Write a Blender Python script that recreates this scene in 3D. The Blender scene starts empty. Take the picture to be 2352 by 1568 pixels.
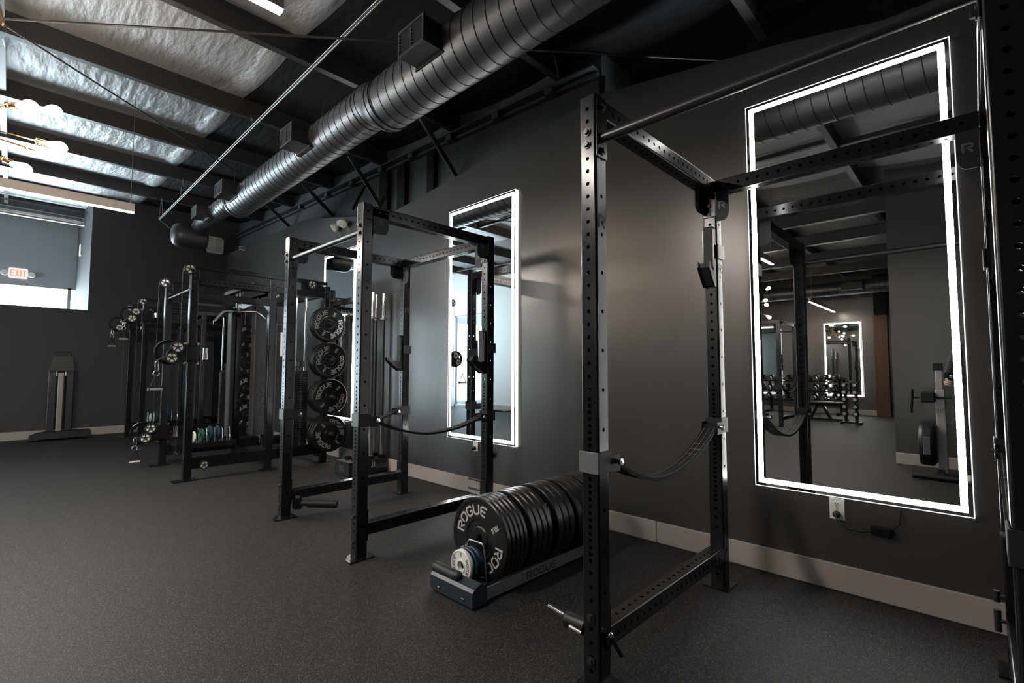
import bpy, math, random
from mathutils import Vector, Matrix
random.seed(7)
S = bpy.context.scene
COL = S.collection
PI = math.pi

# ------------------------------------------------------------------ materials
def mat(name, base=(.5, .5, .5), rough=.5, metal=0.0, spec=.5, bump=None, coat=0):
    m = bpy.data.materials.new(name); m.use_nodes = True
    nt = m.node_tree; b = nt.nodes['Principled BSDF']
    b.inputs['Base Color'].default_value = (*base, 1)
    b.inputs['Roughness'].default_value = rough
    b.inputs['Metallic'].default_value = metal
    b.inputs['Specular IOR Level'].default_value = spec
    if coat:
        b.inputs['Coat Weight'].default_value = coat; b.inputs['Coat Roughness'].default_value = .2
    if bump:
        sc, st, dist = bump
        tc = nt.nodes.new('ShaderNodeTexCoord'); n = nt.nodes.new('ShaderNodeTexNoise')
        n.inputs['Scale'].default_value = sc; n.inputs['Detail'].default_value = 3
        bp = nt.nodes.new('ShaderNodeBump'); bp.inputs['Strength'].default_value = st; bp.inputs['Distance'].default_value = dist
        nt.links.new(tc.outputs['Object'], n.inputs['Vector']); nt.links.new(n.outputs['Fac'], bp.inputs['Height'])
        nt.links.new(bp.outputs['Normal'], b.inputs['Normal'])
    return m

def emit(name, col, strength):
    m = bpy.data.materials.new(name); m.use_nodes = True
    nt = m.node_tree; nt.nodes.clear()
    e = nt.nodes.new('ShaderNodeEmission'); o = nt.nodes.new('ShaderNodeOutputMaterial')
    e.inputs['Color'].default_value = (*col, 1); e.inputs['Strength'].default_value = strength
    nt.links.new(e.outputs[0], o.inputs[0])
    return m

def floor_mat():
    m = mat('rubber_floor', (.02, .019, .018), .62, spec=.35)
    nt = m.node_tree; b = nt.nodes['Principled BSDF']
    tc = nt.nodes.new('ShaderNodeTexCoord')
    v = nt.nodes.new('ShaderNodeTexVoronoi'); v.inputs['Scale'].default_value = 270; v.inputs['Randomness'].default_value = 1
    sep = nt.nodes.new('ShaderNodeSeparateColor')
    gt = nt.nodes.new('ShaderNodeMath'); gt.operation = 'GREATER_THAN'; gt.inputs[1].default_value = .58
    lt = nt.nodes.new('ShaderNodeMath'); lt.operation = 'LESS_THAN'; lt.inputs[1].default_value = .40
    mu = nt.nodes.new('ShaderNodeMath'); mu.operation = 'MULTIPLY'
    mu2 = nt.nodes.new('ShaderNodeMath'); mu2.operation = 'MULTIPLY'
    v2 = nt.nodes.new('ShaderNodeTexVoronoi'); v2.inputs['Scale'].default_value = 60
    n = nt.nodes.new('ShaderNodeTexNoise'); n.inputs['Scale'].default_value = 2.2; n.inputs['Detail'].default_value = 4
    mix = nt.nodes.new('ShaderNodeMix'); mix.data_type = 'RGBA'
    mix.inputs['A'].default_value = (.0058, .0055, .0053, 1); mix.inputs['B'].default_value = (.21, .193, .178, 1)
    for a, c in ((tc.outputs['Object'], v.inputs['Vector']), (tc.outputs['Object'], n.inputs['Vector']), (v.outputs['Color'], sep.inputs[0]),
                 (sep.outputs[0], gt.inputs[0]), (v.outputs['Distance'], lt.inputs[0]), (gt.outputs[0], mu.inputs[0]), (lt.outputs[0], mu.inputs[1]),
                 (mu.outputs[0], mu2.inputs[0]), (sep.outputs[1], mu2.inputs[1]), (mu2.outputs[0], mix.inputs['Factor']), (mix.outputs['Result'], b.inputs['Base Color'])):
        nt.links.new(a, c)
    bp = nt.nodes.new('ShaderNodeBump'); bp.inputs['Strength'].default_value = .35; bp.inputs['Distance'].default_value = .002
    n2 = nt.nodes.new('ShaderNodeTexNoise'); n2.inputs['Scale'].default_value = 240
    nt.links.new(tc.outputs['Object'], n2.inputs['Vector']); nt.links.new(n2.outputs['Fac'], bp.inputs['Height']); nt.links.new(bp.outputs['Normal'], b.inputs['Normal'])
    return m

def foil_mat(name, base, rough, metal):
    m = mat(name, base, rough, metal)
    nt = m.node_tree; b = nt.nodes['Principled BSDF']
    tc = nt.nodes.new('ShaderNodeTexCoord'); mp = nt.nodes.new('ShaderNodeMapping'); mp.inputs['Scale'].default_value = (5.5, 1.3, 1)
    n = nt.nodes.new('ShaderNodeTexNoise'); n.inputs['Scale'].default_value = 2.2; n.inputs['Detail'].default_value = 3.5; n.inputs['Roughness'].default_value = .5
    n3 = nt.nodes.new('ShaderNodeTexNoise'); n3.inputs['Scale'].default_value = 22; n3.inputs['Detail'].default_value = 2
    ad = nt.nodes.new('ShaderNodeMath'); ad.operation = 'MULTIPLY_ADD'; ad.inputs[1].default_value = .10
    bp = nt.nodes.new('ShaderNodeBump'); bp.inputs['Strength'].default_value = .5; bp.inputs['Distance'].default_value = .055
    nt.links.new(tc.outputs['Object'], mp.inputs['Vector']); nt.links.new(mp.outputs[0], n.inputs['Vector']); nt.links.new(tc.outputs['Object'], n3.inputs['Vector'])
    nt.links.new(n3.outputs['Fac'], ad.inputs[0]); nt.links.new(n.outputs['Fac'], ad.inputs[2])
    nt.links.new(ad.outputs[0], bp.inputs['Height']); nt.links.new(bp.outputs['Normal'], b.inputs['Normal'])
    return m

def wood_mat():
    m = mat('stained_wood', (.06, .022, .014), .5)
    nt = m.node_tree; b = nt.nodes['Principled BSDF']
    tc = nt.nodes.new('ShaderNodeTexCoord'); mp = nt.nodes.new('ShaderNodeMapping'); mp.inputs['Scale'].default_value = (6, 6, .6)
    n = nt.nodes.new('ShaderNodeTexNoise'); n.inputs['Scale'].default_value = 3; n.inputs['Detail'].default_value = 6
    r = nt.nodes.new('ShaderNodeValToRGB'); r.color_ramp.elements[0].color = (.03, .011, .008, 1); r.color_ramp.elements[1].color = (.12, .045, .025, 1)
    for a, c in ((tc.outputs['Object'], mp.inputs[0]), (mp.outputs[0], n.inputs['Vector']), (n.outputs['Fac'], r.inputs[0]), (r.outputs[0], b.inputs['Base Color'])):
        nt.links.new(a, c)
    return m

def glass_mat():
    m = bpy.data.materials.new('clear_glass'); m.use_nodes = True
    nt = m.node_tree; nt.nodes.clear()
    t = nt.nodes.new('ShaderNodeBsdfTransparent'); t.inputs[0].default_value = (.93, .97, .98, 1)
    g = nt.nodes.new('ShaderNodeBsdfGlossy'); g.inputs['Roughness'].default_value = .02
    x = nt.nodes.new('ShaderNodeMixShader'); x.inputs[0].default_value = .07
    o = nt.nodes.new('ShaderNodeOutputMaterial')
    nt.links.new(t.outputs[0], x.inputs[1]); nt.links.new(g.outputs[0], x.inputs[2]); nt.links.new(x.outputs[0], o.inputs[0])
    return m

M = {}
M['black'] = mat('powder_black_steel', (.0065, .007, .0085), .21, 0, .42, (420, .10, .0006))
M['matte'] = mat('matte_black', (.009, .0095, .0105), .55, 0, .4)
M['rubber'] = mat('black_rubber', (.006, .006, .0065), .33, 0, .45, (60, .06, .002))
M['floor'] = floor_mat()
M['wall'] = mat('charcoal_wall_paint', (.036, .0335, .0325), .31, 0, 1.0, (35, .03, .004))
M['wall'].node_tree.nodes['Principled BSDF'].inputs['Specular Tint'].default_value = (1, .955, .915, 1)  # sheen tinted warm to offset the blue daylight reflected in it
M['wallhi'] = mat('upper_wall_paint', (.055, .06, .064), .6, 0, .35, (30, .05, .004))
M['wallgrey'] = mat('grey_wall_paint', (.34, .35, .36), .6, 0, .35, (35, .05, .004))
M['walllight'] = mat('pale_wall_paint', (.72, .73, .74), .6, 0, .35)
M['base'] = mat('baseboard_paint', (.35, .318, .30), .5, 0, .4)
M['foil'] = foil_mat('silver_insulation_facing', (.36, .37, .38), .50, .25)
M['foil_dim'] = foil_mat('shaded_insulation_facing', (.10, .095, .09), .6, .1)  # silver facing darkened: the low light over there is put into its colour
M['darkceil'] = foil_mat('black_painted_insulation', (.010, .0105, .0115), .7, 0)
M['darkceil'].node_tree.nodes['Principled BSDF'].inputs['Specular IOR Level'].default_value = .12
M['farwall'] = mat('slate_far_wall_paint', (.046, .0475, .050), .6, 0, .3, (35, .04, .004))
M['purlin'] = mat('dark_painted_purlin', (.034, .032, .031), .36, 0, .6, (20, .05, .004))
M['duct'] = mat('dark_galvanised_duct', (.115, .118, .124), .40, .7, .5)
M['ductbox'] = mat('dark_register_metal', (.028, .028, .03), .42, .2)
M['chrome'] = mat('chrome', (.82, .82, .82), .14, 1)
M['steel'] = mat('brushed_steel', (.48, .47, .46), .32, 1)
M['darksteel'] = mat('dark_oxide_steel', (.05, .05, .052), .32, .6)
M['mirror'] = mat('mirror_glass', (.82, .84, .84), .006, 1)
M['led'] = emit('mirror_led', (1, .985, .96), 24.0)
M['lamp'] = emit('linear_lamp_diffuser', (1, .925, .855), 450.0)
M['bulb'] = emit('filament_bulb', (1, .83, .65), 90.0)
M['brass'] = mat('brass', (.78, .52, .28), .22, 1)
M['white'] = mat('white_plastic', (.74, .73, .70), .4)
M['letter'] = mat('white_print', (.45, .445, .44), .5)
M['blackprint'] = mat('black_print', (.012, .012, .012), .5)
M['greyplate'] = mat('grey_bracket', (.105, .11, .115), .45)
M['slate'] = mat('dark_slate_paint', (.012, .022, .033), .38)
M['lightgrey'] = mat('light_grey_lamp_body', (.42, .39, .37), .45)
M['blue'] = mat('blue_rubber', (.006, .026, .05), .45)
M['green'] = mat('green_rubber', (.008, .07, .035), .45)
M['red'] = mat('red_plastic', (.35, .03, .02), .4)
M['exit'] = emit('exit_letters', (1, .22, .14), 1.6)
M['exithouse'] = emit('lit_exit_housing', (1, .97, .93), .78)
M['web'] = mat('nylon_webbing', (.012, .012, .012), .8, 0, .2, (300, .2, .001))
M['thread'] = mat('pale_stitching', (.33, .31, .28), .7)
M['wood'] = wood_mat()
M['glass'] = glass_mat()
M['bronze'] = mat('aluminium_window_frame', (.30, .31, .32), .35, .6)
M['stone'] = mat('pale_concrete', (.5, .5, .48), .8)
M['skin'] = mat('skin', (.34, .22, .175), .5)
M['cloth'] = mat('dark_cloth', (.03, .03, .034), .85)
M['shoe'] = mat('pale_shoe', (.6, .58, .55), .6)
M['yellow'] = mat('yellow_plastic', (.6, .33, .03), .4)
M['vinyl'] = mat('black_vinyl', (.010, .0105, .012), .42)
M['railalu'] = mat('dull_aluminium', (.24, .225, .21), .5, .8)
M['deadblack'] = mat('black_nylon', (.006, .006, .006), .9, 0, .2)
M['railgrey'] = mat('warm_grey_rail_paint', (.15, .143, .138), .5)
M['shroud'] = mat('grey_shroud_panel', (.040, .039, .039), .42, .1)

# ------------------------------------------------------------------ mesh builder
def V(*a): return Vector(a)
ORG = {}
class MB:
    def __init__(s): s.v = []; s.f = []; s.mi = []; s.sm = []
    def add(s, vs, fs, mi=0, sm=False):
        o = len(s.v); s.v += [tuple(v) for v in vs]
        for f in fs:
            s.f.append([i + o for i in f]); s.mi.append(mi); s.sm.append(sm)
    def quad(s, a, b, c, d, mi=0): s.add([a, b, c, d], [(0, 1, 2, 3)], mi)
    def box(s, x0, x1, y0, y1, z0, z1, mi=0, c=0):
        if c <= 0:
            vs = [(x, y, z) for z in (z0, z1) for y in (y0, y1) for x in (x0, x1)]
            s.add(vs, [(0, 2, 3, 1), (4, 5, 7, 6), (0, 1, 5, 4), (2, 6, 7, 3), (0, 4, 6, 2), (1, 3, 7, 5)], mi); return
        ce = V((x0+x1)/2, (y0+y1)/2, (z0+z1)/2)
        s.obox(ce, (x1-x0, y1-y0, z1-z0), (V(1, 0, 0), V(0, 1, 0), V(0, 0, 1)), mi, c)
    def obox(s, ce, size, ax, mi=0, c=0):
        h = [d/2 for d in size]; c = min(c, min(h)*.9)
        P = {}; vs = []
        for sx in (-1, 1):
            for sy in (-1, 1):
                for sz in (-1, 1):
                    sg = (sx, sy, sz)
                    for a in range(3):
                        l = [sg[k]*(h[k] - (0 if k == a else c)) for k in range(3)]
                        P[sg, a] = len(vs); vs.append(ce + ax[0]*l[0] + ax[1]*l[1] + ax[2]*l[2])
        fs = []
        for a in range(3):
            b, d = [k for k in range(3) if k != a]
            for sa in (-1, 1):
                def g(sb, sd):
                    q = [0]*3; q[a] = sa; q[b] = sb; q[d] = sd; return tuple(q)
                fs.append([P[g(i, j), a] for i, j in ((-1, -1), (1, -1), (1, 1), (-1, 1))])
            if c > 0:
                for sb in (-1, 1):
                    for sd in (-1, 1):
                        def g2(sa):
                            q = [0]*3; q[a] = sa; q[b] = sb; q[d] = sd; return tuple(q)
                        fs.append([P[g2(-1), b], P[g2(1), b], P[g2(1), d], P[g2(-1), d]])
        if c > 0:
            for sx in (-1, 1):
                for sy in (-1, 1):
                    for sz in (-1, 1): fs.append([P[(sx, sy, sz), a] for a in range(3)])
        s.add(vs, fs, mi)
    def bar(s, p0, p1, w, h, up=(0, 0, 1), mi=0, c=0):
        p0 = Vector(p0); p1 = Vector(p1); d = p1-p0; L = d.length; d.normalize()
        up = Vector(up); r = d.cross(up)
        if r.length < 1e-4: r = d.cross(V(1, 0, 0))
        r.normalize(); u = r.cross(d)
        s.obox((p0+p1)/2, (L, w, h), (d, r, u), mi, c)
    @staticmethod
    def frame(d):
        d = Vector(d).normalized(); a = V(0, 0, 1) if abs(d.z) < .9 else V(1, 0, 0)
        r = d.cross(a).normalized(); return d, r, r.cross(d)
    def lathe(s, o, d, prof, n=20, mi=0, sm=True):
        """prof: list of (radius, height along d)"""
        o = Vector(o); d, r, u = s.frame(d); vs = []; fs = []
        m = len(prof)
        for (ra, h) in prof:
            for k in range(n):
                t = 2*PI*k/n; vs.append(o + d*h + (r*math.cos(t) + u*math.sin(t))*ra)
        for i in range(m-1):
            for k in range(n):
                k2 = (k+1) % n; fs.append((i*n+k, i*n+k2, (i+1)*n+k2, (i+1)*n+k))
        if sm != True or not sm: s.add(vs, fs, mi, bool(sm)); return
        # sharp where the profile bends strongly: duplicate rings
        vs2 = []
        for i in range(m-1):
            a = vs[i*n:(i+1)*n]; b = vs[(i+1)*n:(i+2)*n]
            s.add(a+b, [(k, (k+1) % n, n+(k+1) % n, n+k) for k in range(n)], mi, True)
    def cyl(s, p0, p1, r, n=16, r2=None, mi=0, cap=True):
        p0 = Vector(p0); p1 = Vector(p1); L = (p1-p0).length; r2 = r if r2 is None else r2
        d, a, b = s.frame(p1-p0)
        c0 = [p0 + (a*math.cos(2*PI*k/n)+b*math.sin(2*PI*k/n))*r for k in range(n)]
        c1 = [p1 + (a*math.cos(2*PI*k/n)+b*math.sin(2*PI*k/n))*r2 for k in range(n)]
        s.add(c0+c1, [(k, (k+1) % n, n+(k+1) % n, n+k) for k in range(n)], mi, True)
        if cap: s.add(c0, [tuple(range(n))], mi); s.add(c1, [tuple(range(n))], mi)
    def tube(s, pts, r, n=8, mi=0, closed=False, rs=None):
        pts = [Vector(p) for p in pts]; m = len(pts); vs = []
        prev = None
        for i, p in enumerate(pts):
            if closed: t = pts[(i+1) % m]-pts[i-1]
            else: t = pts[min(i+1, m-1)]-pts[max(i-1, 0)]
            t.normalize()
            if prev is None: _, a, b = s.frame(t)
            else:
                a = prev - t*prev.dot(t)
                if a.length < 1e-6: _, a, b = s.frame(t)
                a.normalize(); b = a.cross(t)
            prev = a; rr = rs[i] if rs else r
            vs += [p + (a*math.cos(2*PI*k/n)+b*math.sin(2*PI*k/n))*rr for k in range(n)]
        fs = []
        for i in range(m if closed else m-1):
            j = (i+1) % m
            for k in range(n):
                fs.append((i*n+k, i*n+(k+1) % n, j*n+(k+1) % n, j*n+k))
        s.add(vs, fs, mi, True)
        if not closed:
            s.add(vs[:n], [tuple(range(n))], mi); s.add(vs[-n:], [tuple(range(n))], mi)
    def prism(s, poly, o, u, v, w, mi=0):
        o = Vector(o); u = Vector(u); v = Vector(v); w = Vector(w); n = len(poly)
        a = [o+u*x+v*y for x, y in poly]; b = [p+w for p in a]
        s.add(a, [tuple(range(n))], mi); s.add(b, [tuple(range(n))], mi)
        for k in range(n):
            s.add([a[k], a[(k+1) % n], b[(k+1) % n], b[k]], [(0, 1, 2, 3)], mi)
    def sphere(s, c, r, n=14, m=8, mi=0, sc=(1, 1, 1)):
        c = Vector(c); vs = []; fs = []
        for i in range(m+1):
            ph = PI*i/m
            for k in range(n):
                t = 2*PI*k/n; vs.append(c+V(math.sin(ph)*math.cos(t)*r*sc[0], math.sin(ph)*math.sin(t)*r*sc[1], math.cos(ph)*r*sc[2]))
        for i in range(m):
            for k in range(n): fs.append((i*n+k, i*n+(k+1) % n, (i+1)*n+(k+1) % n, (i+1)*n+k))
        s.add(vs, fs, mi, True)
    def htube(s, axis, a0, a1, c1, c2, w, hA=(), hB=(), r=.008, n=8, ch=.005, mi=0, h=None):
        """square tube with real holes; hA on the +-perp1 faces, hB on the +-perp2 faces; w across perp1, h across perp2"""
        h = w if h is None else h
        def pt(t, p, q):
            if axis == 'z': return (c1+p, c2+q, t)
            if axis == 'x': return (t, c1+p, c2+q)
            return (c1+p, t, c2+q)
        for face in (0, 1):
            holes = sorted(x for x in (hA if face == 0 else hB) if a0+r+.002 < x < a1-r-.002)
            half = (w if face == 0 else h)/2; hq = (h if face == 0 else w)/2 - ch
            f = (lambda t, p, q: pt(t, p, q)) if face == 0 else (lambda t, p, q: pt(t, q, p))
            for sg in (-1, 1):
                if not holes:
                    s.quad(f(a0, sg*half, -hq), f(a1, sg*half, -hq), f(a1, sg*half, hq), f(a0, sg*half, hq), mi); continue
                bd = [a0]+[(holes[i]+holes[i+1])/2 for i in range(len(holes)-1)]+[a1]
                for i, tc in enumerate(holes):
                    ta, tb = bd[i], bd[i+1]; vs = []
                    for k in range(n):
                        ct, st = math.cos(2*PI*k/n), math.sin(2*PI*k/n); mx = max(abs(ct), abs(st)); u, v = ct/mx, st/mx
                        vs.append(f(tc+((tb-tc) if u > 0 else (tc-ta))*u, sg*half, hq*v))
                    for k in range(n): vs.append(f(tc+r*math.cos(2*PI*k/n), sg*half, r*math.sin(2*PI*k/n)))
                    for k in range(n): vs.append(f(tc+r*math.cos(2*PI*k/n), sg*(half-.006), r*math.sin(2*PI*k/n)))
                    fs = [(k, (k+1) % n, n+(k+1) % n, n+k) for k in range(n)] + [(n+k, n+(k+1) % n, 2*n+(k+1) % n, 2*n+k) for k in range(n)]
                    s.add(vs, fs, mi)
        W, Hh = w/2, h/2
        for sa in (-1, 1):
            for sb in (-1, 1):
                L = [(sa*(W-ch+ch*math.cos(a*PI/8)), sb*(Hh-ch+ch*math.sin(a*PI/8))) for a in range(5)]
                L = [(sa*W, sb*(Hh-ch-.0004))] + L + [(sa*(W-ch-.0004), sb*Hh)]; m_ = len(L)
                s.add([pt(a0, *q) for q in L]+[pt(a1, *q) for q in L], [(q, q+1, m_+q+1, m_+q) for q in range(m_-1)], mi, True)
        for t in (a0, a1):
            s.add([pt(t, -W, -Hh+ch), pt(t, -W+ch, -Hh), pt(t, W-ch, -Hh), pt(t, W, -Hh+ch), pt(t, W, Hh-ch), pt(t, W-ch, Hh), pt(t, -W+ch, Hh), pt(t, -W, Hh-ch)], [tuple(range(8))], mi)
    def build(s, name, mats, parent=None):
        me = bpy.data.meshes.new(name)
        off = ORG.get(parent.name, V(0, 0, 0)) if parent else V(0, 0, 0)
        me.from_pydata([(x-off.x, y-off.y, z-off.z) for x, y, z in s.v], [], s.f)
        if not isinstance(mats, (list, tuple)): mats = [mats]
        for m in mats: me.materials.append(m)
        me.polygons.foreach_set('material_index', s.mi); me.polygons.foreach_set('use_smooth', s.sm)
        me.update()
        o = bpy.data.objects.new(name, me); COL.objects.link(o)
        if parent: o.parent = parent; ORG[o.name] = off.copy()
        else: ORG[o.name] = V(0, 0, 0)
        return o

def recenter(o, loc):
    """move a top-level mesh's origin to loc, keeping the shape where it is"""
    o.data.transform(Matrix.Translation(-Vector(loc))); o.location = loc; return o
def tag(o, label, cat, group=None):
    o['label'] = label; o['category'] = cat
    if group: o['group'] = group
    return o
def struct(o): o['kind'] = 'structure'; return o
def thing(name, loc, label, cat, group=None):
    o = bpy.data.objects.new(name, None); COL.objects.link(o); o.location = loc; o.empty_display_size = .1
    ORG[o.name] = Vector(loc); return tag(o, label, cat, group)
def dup(o, parent=None):
    c = o.copy(); COL.objects.link(c)
    if parent: c.parent = parent
    for ch in o.children: dup(ch, c)
    return c

# ------------------------------------------------------------------ stroke lettering
GL = {
 'R': (.9, [[(.08, 0), (.08, .92), (.62, .92), (.8, .82), (.8, .6), (.62, .48), (.3, .48)], [(.42, .48), (.84, 0)]]),
 'O': (.95, [[(.27, .08), (.1, .24), (.1, .76), (.27, .92), (.68, .92), (.85, .76), (.85, .24), (.68, .08), (.27, .08), (.1, .24)]]),
 'G': (.95, [[(.85, .78), (.68, .92), (.27, .92), (.1, .76), (.1, .24), (.27, .08), (.68, .08), (.85, .22), (.85, .46), (.52, .46)]]),
 'U': (.95, [[(.1, 1), (.1, .24), (.27, .08), (.68, .08), (.85, .24), (.85, 1)]]),
 'E': (.9, [[(.85, .92), (.27, .92), (.1, .76), (.1, .24), (.27, .08), (.85, .08)], [(.1, .5), (.76, .5)]]),
 'L': (.75, [[(.1, 1), (.1, .08), (.7, .08)]]),
 'B': (.85, [[(.1, .08), (.1, .92), (.6, .92), (.74, .8), (.74, .62), (.6, .5), (.1, .5)], [(.6, .5), (.78, .38), (.78, .2), (.6, .08), (.1, .08)]]),
 '1': (.5, [[(.1, .8), (.28, .92), (.28, 0)]]),
 '0': (.8, [[(.25, .08), (.1, .24), (.1, .76), (.25, .92), (.5, .92), (.65, .76), (.65, .24), (.5, .08), (.25, .08), (.1, .24)]]),
 '2': (.8, [[(.1, .78), (.25, .92), (.55, .92), (.68, .8), (.68, .6), (.1, .08), (.7, .08)]]),
 '3': (.8, [[(.1, .92), (.6, .92), (.66, .7), (.5, .5), (.68, .3), (.55, .08), (.1, .08)]]),
 '4': (.8, [[(.55, 0), (.55, .92), (.08, .28), (.72, .28)]]),
 '5': (.8, [[(.66, .92), (.12, .92), (.12, .52), (.55, .52), (.68, .4), (.68, .2), (.55, .08), (.1, .08)]]),
 'X': (.85, [[(.08, 0), (.76, 1)], [(.08, 1), (.76, 0)]]),
 'I': (.3, [[(.15, 0), (.15, 1)]]),
 'T': (.85, [[(.42, 0), (.42, .92)], [(.04, .92), (.8, .92)]]),
 'J': (.5, [[(.35, 1), (.35, .2), (.22, .08), (.05, .12)]]),
 ' ': (.4, []),
}
def text2d(txt, h, sw=.17, wide=1.0):
    out = []; x = 0
    for ch in txt:
        adv, strokes = GL[ch]
        for pl in strokes:
            pts = [((x+px*wide)*h, py*h) for px, py in pl]; n = len(pts); off = []
            for i in range(n):
                a = Vector(pts[max(i-1, 0)]); b = Vector(pts[i]); c = Vector(pts[min(i+1, n-1)])
                d1 = (b-a).normalized() if i > 0 else (c-b).normalized(); d2 = (c-b).normalized() if i < n-1 else d1
                n1 = Vector((-d1.y, d1.x)); n2 = Vector((-d2.y, d2.x)); nn = (n1+n2)
                nn = n1 if nn.length < .1 else nn.normalized()
                off.append(nn*(sw*h/2)/max(.6, nn.dot(n1)))
            for i in range(n-1):
                a, b = Vector(pts[i]), Vector(pts[i+1]); q = [a+off[i], b+off[i+1], b-off[i+1], a-off[i]]
                k = max(1, int((b-a).length/(h*.25)))
                for j in range(k):
                    t0, t1 = j/k, (j+1)/k
                    out.append([q[0].lerp(q[1], t0), q[0].lerp(q[1], t1), q[3].lerp(q[2], t1), q[3].lerp(q[2], t0)])
        x += adv*wide+.12
    return out, (x-.12)*h
def text_flat(mb, txt, h, o, u, v, mi=0, sw=.17, wide=1.0, center=True):
    o = Vector(o); u = Vector(u); v = Vector(v); qs, w = text2d(txt, h, sw, wide); dx = w/2 if center else 0; dy = h/2 if center else 0
    for q in qs: mb.add([o+u*(p.x-dx)+v*(p.y-dy) for p in q], [(0, 1, 2, 3)], mi)
def text_arc(mb, txt, h, R, ang, o, u, v, mi=0, sw=.17, wide=1.0):
    """centred on angle ang, letter tops outward, read clockwise; R = baseline radius"""
    o = Vector(o); u = Vector(u); v = Vector(v); qs, w = text2d(txt, h, sw, wide); Rm = R+h/2
    for q in qs:
        P = []
        for p in q:
            a = ang-(p.x-w/2)/Rm; r = R+p.y; P.append(o+u*(r*math.cos(a))+v*(r*math.sin(a)))
        mb.add(P, [(0, 1, 2, 3)], mi)

def bolt(parent, p, nrm, r=.017, name='bolt', m='darksteel'):
    b = MB(); p = Vector(p); n = Vector(nrm)
    b.lathe(p, n, [(0.001, .004), (r, .004), (r, 0)], 14)
    b.lathe(p, n, [(0.001, .014), (r*.60, .014), (r*.66, .011), (r*.66, .003)], 6, sm=False)
    return b.build(name, M[m], parent)

# ================================================================== THE SETTING
def zb(y): return 3.87 + .05*(y-4.1)          # underside of the purlins
def deck(y): return zb(y) + .2
PUR = [4.12 + 1.53*k for k in range(-5, 7)]

b = MB(); b.box(-10, 4.2, -3.2, 14.6, -.1, 0); struct(b.build('floor', M['floor']))

def ceiling(name, xs, m, roll=False):
    b = MB(); ys = []
    for i in range(len(PUR)-1):
        for k in range(8): ys.append((PUR[i]+(PUR[i+1]-PUR[i])*k/8, k/8))
    ys.append((PUR[-1], 0)); vs = []
    y_ext = [(-3.6, 0)] + ys + [(14.8, 0)]
    for y, t in y_ext:
        for x in xs:
            z = deck(y) - .01 - .055*math.sin(PI*t)
            if roll and x > 1.44: z -= .03*math.sin(PI*(x-1.44)/.2)*(1 if t > 0 else 0)
            vs.append((x, y, z))
    n = len(xs); fs = []
    for j in range(len(y_ext)-1):
        for i in range(n-1): fs.append((j*n+i, j*n+i+1, (j+1)*n+i+1, (j+1)*n+i))
    b.add(vs, fs, 0, True)
    return struct(b.build(name, m))
ceiling('ceiling_opposite', [-10.2, -6, -3, -1.5], M['foil_dim'])
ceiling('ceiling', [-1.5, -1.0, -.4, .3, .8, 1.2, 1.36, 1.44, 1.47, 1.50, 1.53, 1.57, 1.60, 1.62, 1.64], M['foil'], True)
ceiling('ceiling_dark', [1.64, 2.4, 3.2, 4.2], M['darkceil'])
b = MB(); b.box(-10.4, 4.4, -3.6, 14.9, 5.0, 5.1); struct(b.build('roof', M['matte']))
for i, y in enumerate(PUR):
    b = MB(); z = zb(y); xe = 3.44 if y > 2.2 else 3.92
    b.box(-10.2, xe, y, y+.008, z, z+.2)
    b.box(-10.2, xe, y+.008, y+.068, z, z+.006)
    b.box(-10.2, xe, y+.062, y+.068, z+.006, z+.02)
    b.box(-10.2, xe, y-.06, y, z+.194, z+.2)
    struct(b.build('ceiling_beam_%d' % (i+1), M['purlin']))
# two dark straps under the insulation near the left edge
for i, x in enumerate((-.20, -3.4)):
    b = MB()
    for k in range(2, len(PUR)-1):
        ya, yb = PUR[k]+.07, PUR[k+1]-.01
        b.box(x, x+.055, ya, yb, deck(ya)-.10, deck(ya)-.05)
    struct(b.build('ceiling_strap_%d' % (i+1), M['purlin']))

for i, x in enumerate((-2.4, -3.9, -5.6, -7.2)):
    b = MB(); b.box(x-.05, x+.05, .82, 7.6, 3.50, 3.508); b.box(x-.05, x+.05, .82, 7.6, 3.69, 3.698); b.box(x-.004, x+.004, .82, 7.6, 3.508, 3.69); struct(b.build('ceiling_joist_%d' % (i+1), M['purlin']))
# right wall: furred gypsum with a sloping top, darker wall set back above it
b = MB()
b.prism([(-3, 0), (11.7, 0), (11.7, 3.69), (7.66, 3.593), (5.19, 3.11), (4.98, 3.133), (2.05, 3.388), (.78, 3.18), (-.04, 3.0), (-3, 2.35)],
        (3.186, 0, 0), (0, 1, 0), (0, 0, 1), (.215, 0, 0))
struct(b.build('wall_right', M['wall']))
b = MB(); b.box(3.42, 4.1, 2.235, 11.75, 2.2, 4.75); struct(b.build('wall_right_upper', M['wallhi']))
b = MB(); b.box(3.9, 4.0, -3.2, 2.3, 2.0, 4.6); struct(b.build('wall_right_recess', M['darkceil']))
b = MB(); b.bar((3.36, 2.25, 3.757), (3.36, 11.7, 4.14), .12, .014); b.bar((3.39, 2.25, 3.715), (3.39, 11.7, 4.098), .05, .03); b.bar((3.41, 2.25, 3.737), (3.41, 11.7, 4.12), .012, .06)
for y in (2.7, 3.4, 4.15, 4.9, 5.6, 6.4, 7.2, 8.2): b.box(3.31, 3.40, y, y+.09, 3.69+.0405*(y-2.25), 3.757+.0405*(y-2.25))
struct(b.build('beam_rafter', M['wallhi']))
for i, (y0, y1) in enumerate(((5.54, 5.74), (5.13, 5.30), (4.53, 4.66), (2.2, 2.26))):
    b = MB(); b.box(3.36 if i < 3 else 3.41, 3.425, y0, y1, 2.95, 3.70+.0405*(y0-2.25)); struct(b.build('trim_stud_%d' % (i+1), M['darkceil']))
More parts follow.
